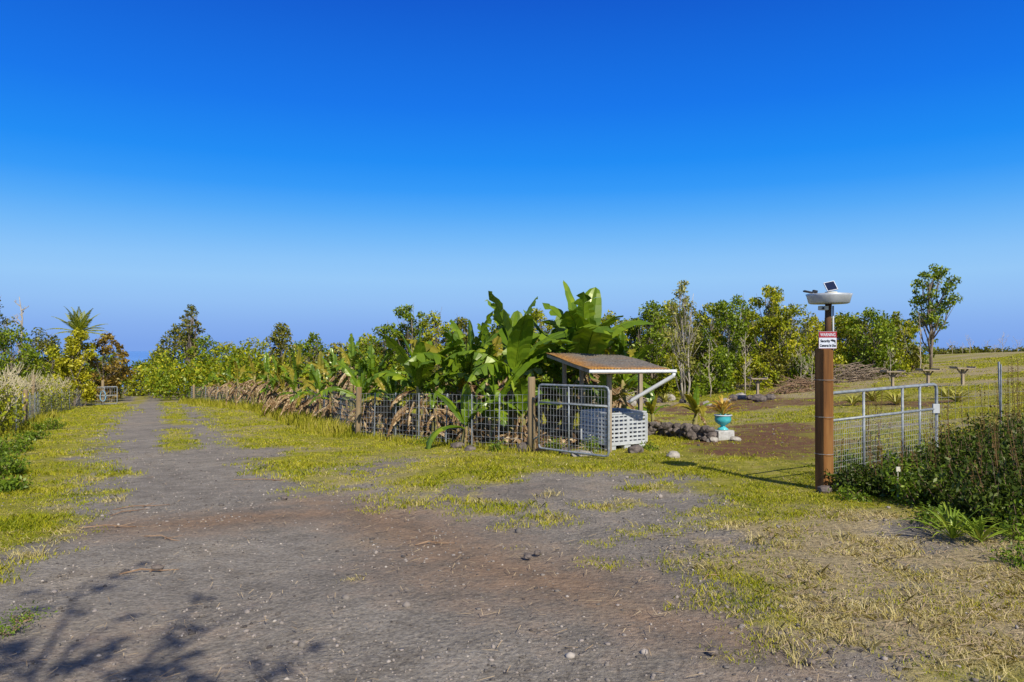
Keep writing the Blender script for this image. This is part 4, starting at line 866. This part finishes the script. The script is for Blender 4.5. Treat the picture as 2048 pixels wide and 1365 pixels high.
for p,r_,l,az,lb in ((285,1012,.7,.5,'forked brown stick on the left of the track near the grass'),(260,1022,.5,1.0,'short brown stick just below the forked stick'),(300,1140,.5,.3,'thin stick on the grey gravel in the left foreground'),(545,960,1.4,-.15,'long thin stick at the right edge of the track'),(230,1052,.8,.1,'pale stick across the left wheel rut'),(1430,1150,.35,.7,'short stick in the right foreground gravel'),(330,1075,.6,-.4,'bent pale stick in the brown dirt'),(870,1085,.4,.2,'small stick on the brown dirt in the centre')):
    x_,y_=ground_at(p,r_); z=h(x_,y_)-.015; d=Vector((math.cos(az),math.sin(az),0)); c=Vector((x_,y_,z)); mb=MB(); sd=Vector((-d.y,d.x,0))
    mb.tube([c-d*l*.5,c-d*l*.15+sd*.04+Vector((0,0,.02)),c+d*l*.2-sd*.02+Vector((0,0,.01)),c+d*l*.5],[.006,.008,.006,.003],5); mb.tube([c,c+d*l*.25+sd*l*.16+Vector((0,0,.03))],[.005,.002],4)
    tag(mb.build('fallen_stick',M['twigbrown']),lb,'stick')
for p,r_,s,lb in ((570,998,.045,'dark stone in the middle of the track'),(315,1138,.05,'grey stone beside the thin stick in the left foreground'),(1055,1115,.045,'brown dirt clod left of the small grass patches'),(1075,1108,.04,'second brown dirt clod beside the first'),(1620,1325,.03,'grey stone near the bottom right of the track'),(1425,1305,.035,'dark stone at the edge of brown dirt in the foreground')):
    rp(p,r_,s,lb)
def shade():
    x0,y0=.1,-2.6; z=h(x0,y0); t=thing('shade_tree',(x0,y0,z),'thin branched tree behind the viewpoint whose shadow falls at lower left','tree'); mb=MB(); C=[]
    base=Vector((x0-.1,y0+.1,z+3.4)); top=Vector((x0-.3,y0+.3,z+4.6)); mb.tube([(x0,y0,z-.1),(x0+.1,y0,z+2),base,top],[.12,.1,.07,.03],8)
    r3=random.Random(8)
    for k in range(17):
        a=r3.uniform(0,6.28); l=r3.uniform(.7,1.6); p=base.lerp(top,r3.random()); e=p+Vector((math.cos(a)*l+.0,math.sin(a)*l*.8,r3.uniform(.7,2.1))); m1=p.lerp(e,.5)+Vector((0,0,.1)); mb.tube([p,m1,e],[.026,.020,.010],5)
        for _ in range(9):
            s0=m1.lerp(e,r3.random()); d=Vector((r3.uniform(-.4,.4),r3.uniform(-.4,.4),r3.uniform(0,.4))); mb.tube([s0,s0+d],[.011,.007],4)
            if r3.random()<.5: C.append(blob(8,s0+d,(.12,.09,.05)))
    mb.build('trunk',M['bark'],t); V,Fq=leafquads(np.vstack(C),.12); np_obj('crown',V,Fq,M['leafB'],t)
shade()
# ------------------------------------------------------------ light, sky, camera
el=R(38); azd=Vector((-.36,.93)).normalized()
sd=Vector((azd.x*math.cos(el),azd.y*math.cos(el),-math.sin(el)))
L=bpy.data.lights.new('sun','SUN'); L.energy=5.0; L.angle=R(.5); L.color=(1,.94,.82); lo=bpy.data.objects.new('sun',L); col.objects.link(lo); lo.rotation_euler=sd.to_track_quat('-Z','Y').to_euler()
w=bpy.data.worlds.new('World'); sc.world=w; w.use_nodes=True; nt=w.node_tree; nt.nodes.clear()
out=nt.nodes.new('ShaderNodeOutputWorld'); bg=nt.nodes.new('ShaderNodeBackground')
sky=nt.nodes.new('ShaderNodeTexSky'); sky.sky_type='NISHITA'; sky.sun_disc=False; sky.sun_elevation=el; sky.sun_rotation=math.atan2(-sd.x,-sd.y)
tc=nt.nodes.new('ShaderNodeTexCoord'); sp=nt.nodes.new('ShaderNodeSeparateXYZ'); nt.links.new(tc.outputs['Generated'],sp.inputs[0])
mm=mth(nt,'MULTIPLY',sp.outputs[2],1.0,True)
rc=ramp(nt,mm,[(0,(.20,.38,.85)),(.025,(.23,.43,.88)),(.055,(.28,.52,.92)),(.085,(.30,.58,.95)),(.11,(.25,.55,.96)),(.14,(.16,.48,.96)),(.17,(.08,.40,.96)),(.20,(.025,.32,.96)),(.235,(.004,.26,.93)),(.30,(0,.18,.85)),(.43,(0,.092,.62)),(.6,(.09,.13,.32)),(1,(.17,.18,.22))],'LINEAR')
skc=mixc(nt,1.,sky.outputs[0],(.1,.1,.1),'MULTIPLY')
f=mixc(nt,.05,rc,skc); nt.links.new(f,bg.inputs[0]); bg.inputs[1].default_value=1.0; nt.links.new(bg.outputs[0],out.inputs[0])
cd=bpy.data.cameras.new('camera'); co=bpy.data.objects.new('camera',cd); col.objects.link(co); cd.sensor_width=36; cd.lens=36*F/2048; cd.clip_end=60000; cd.clip_start=.1
co.location=(0,0,CAM); co.rotation_euler=(R(90)+math.atan((HR-682.5)/F),0,0); sc.camera=co
sc.view_settings.view_transform='Standard'; sc.view_settings.look='None'; sc.view_settings.exposure=0
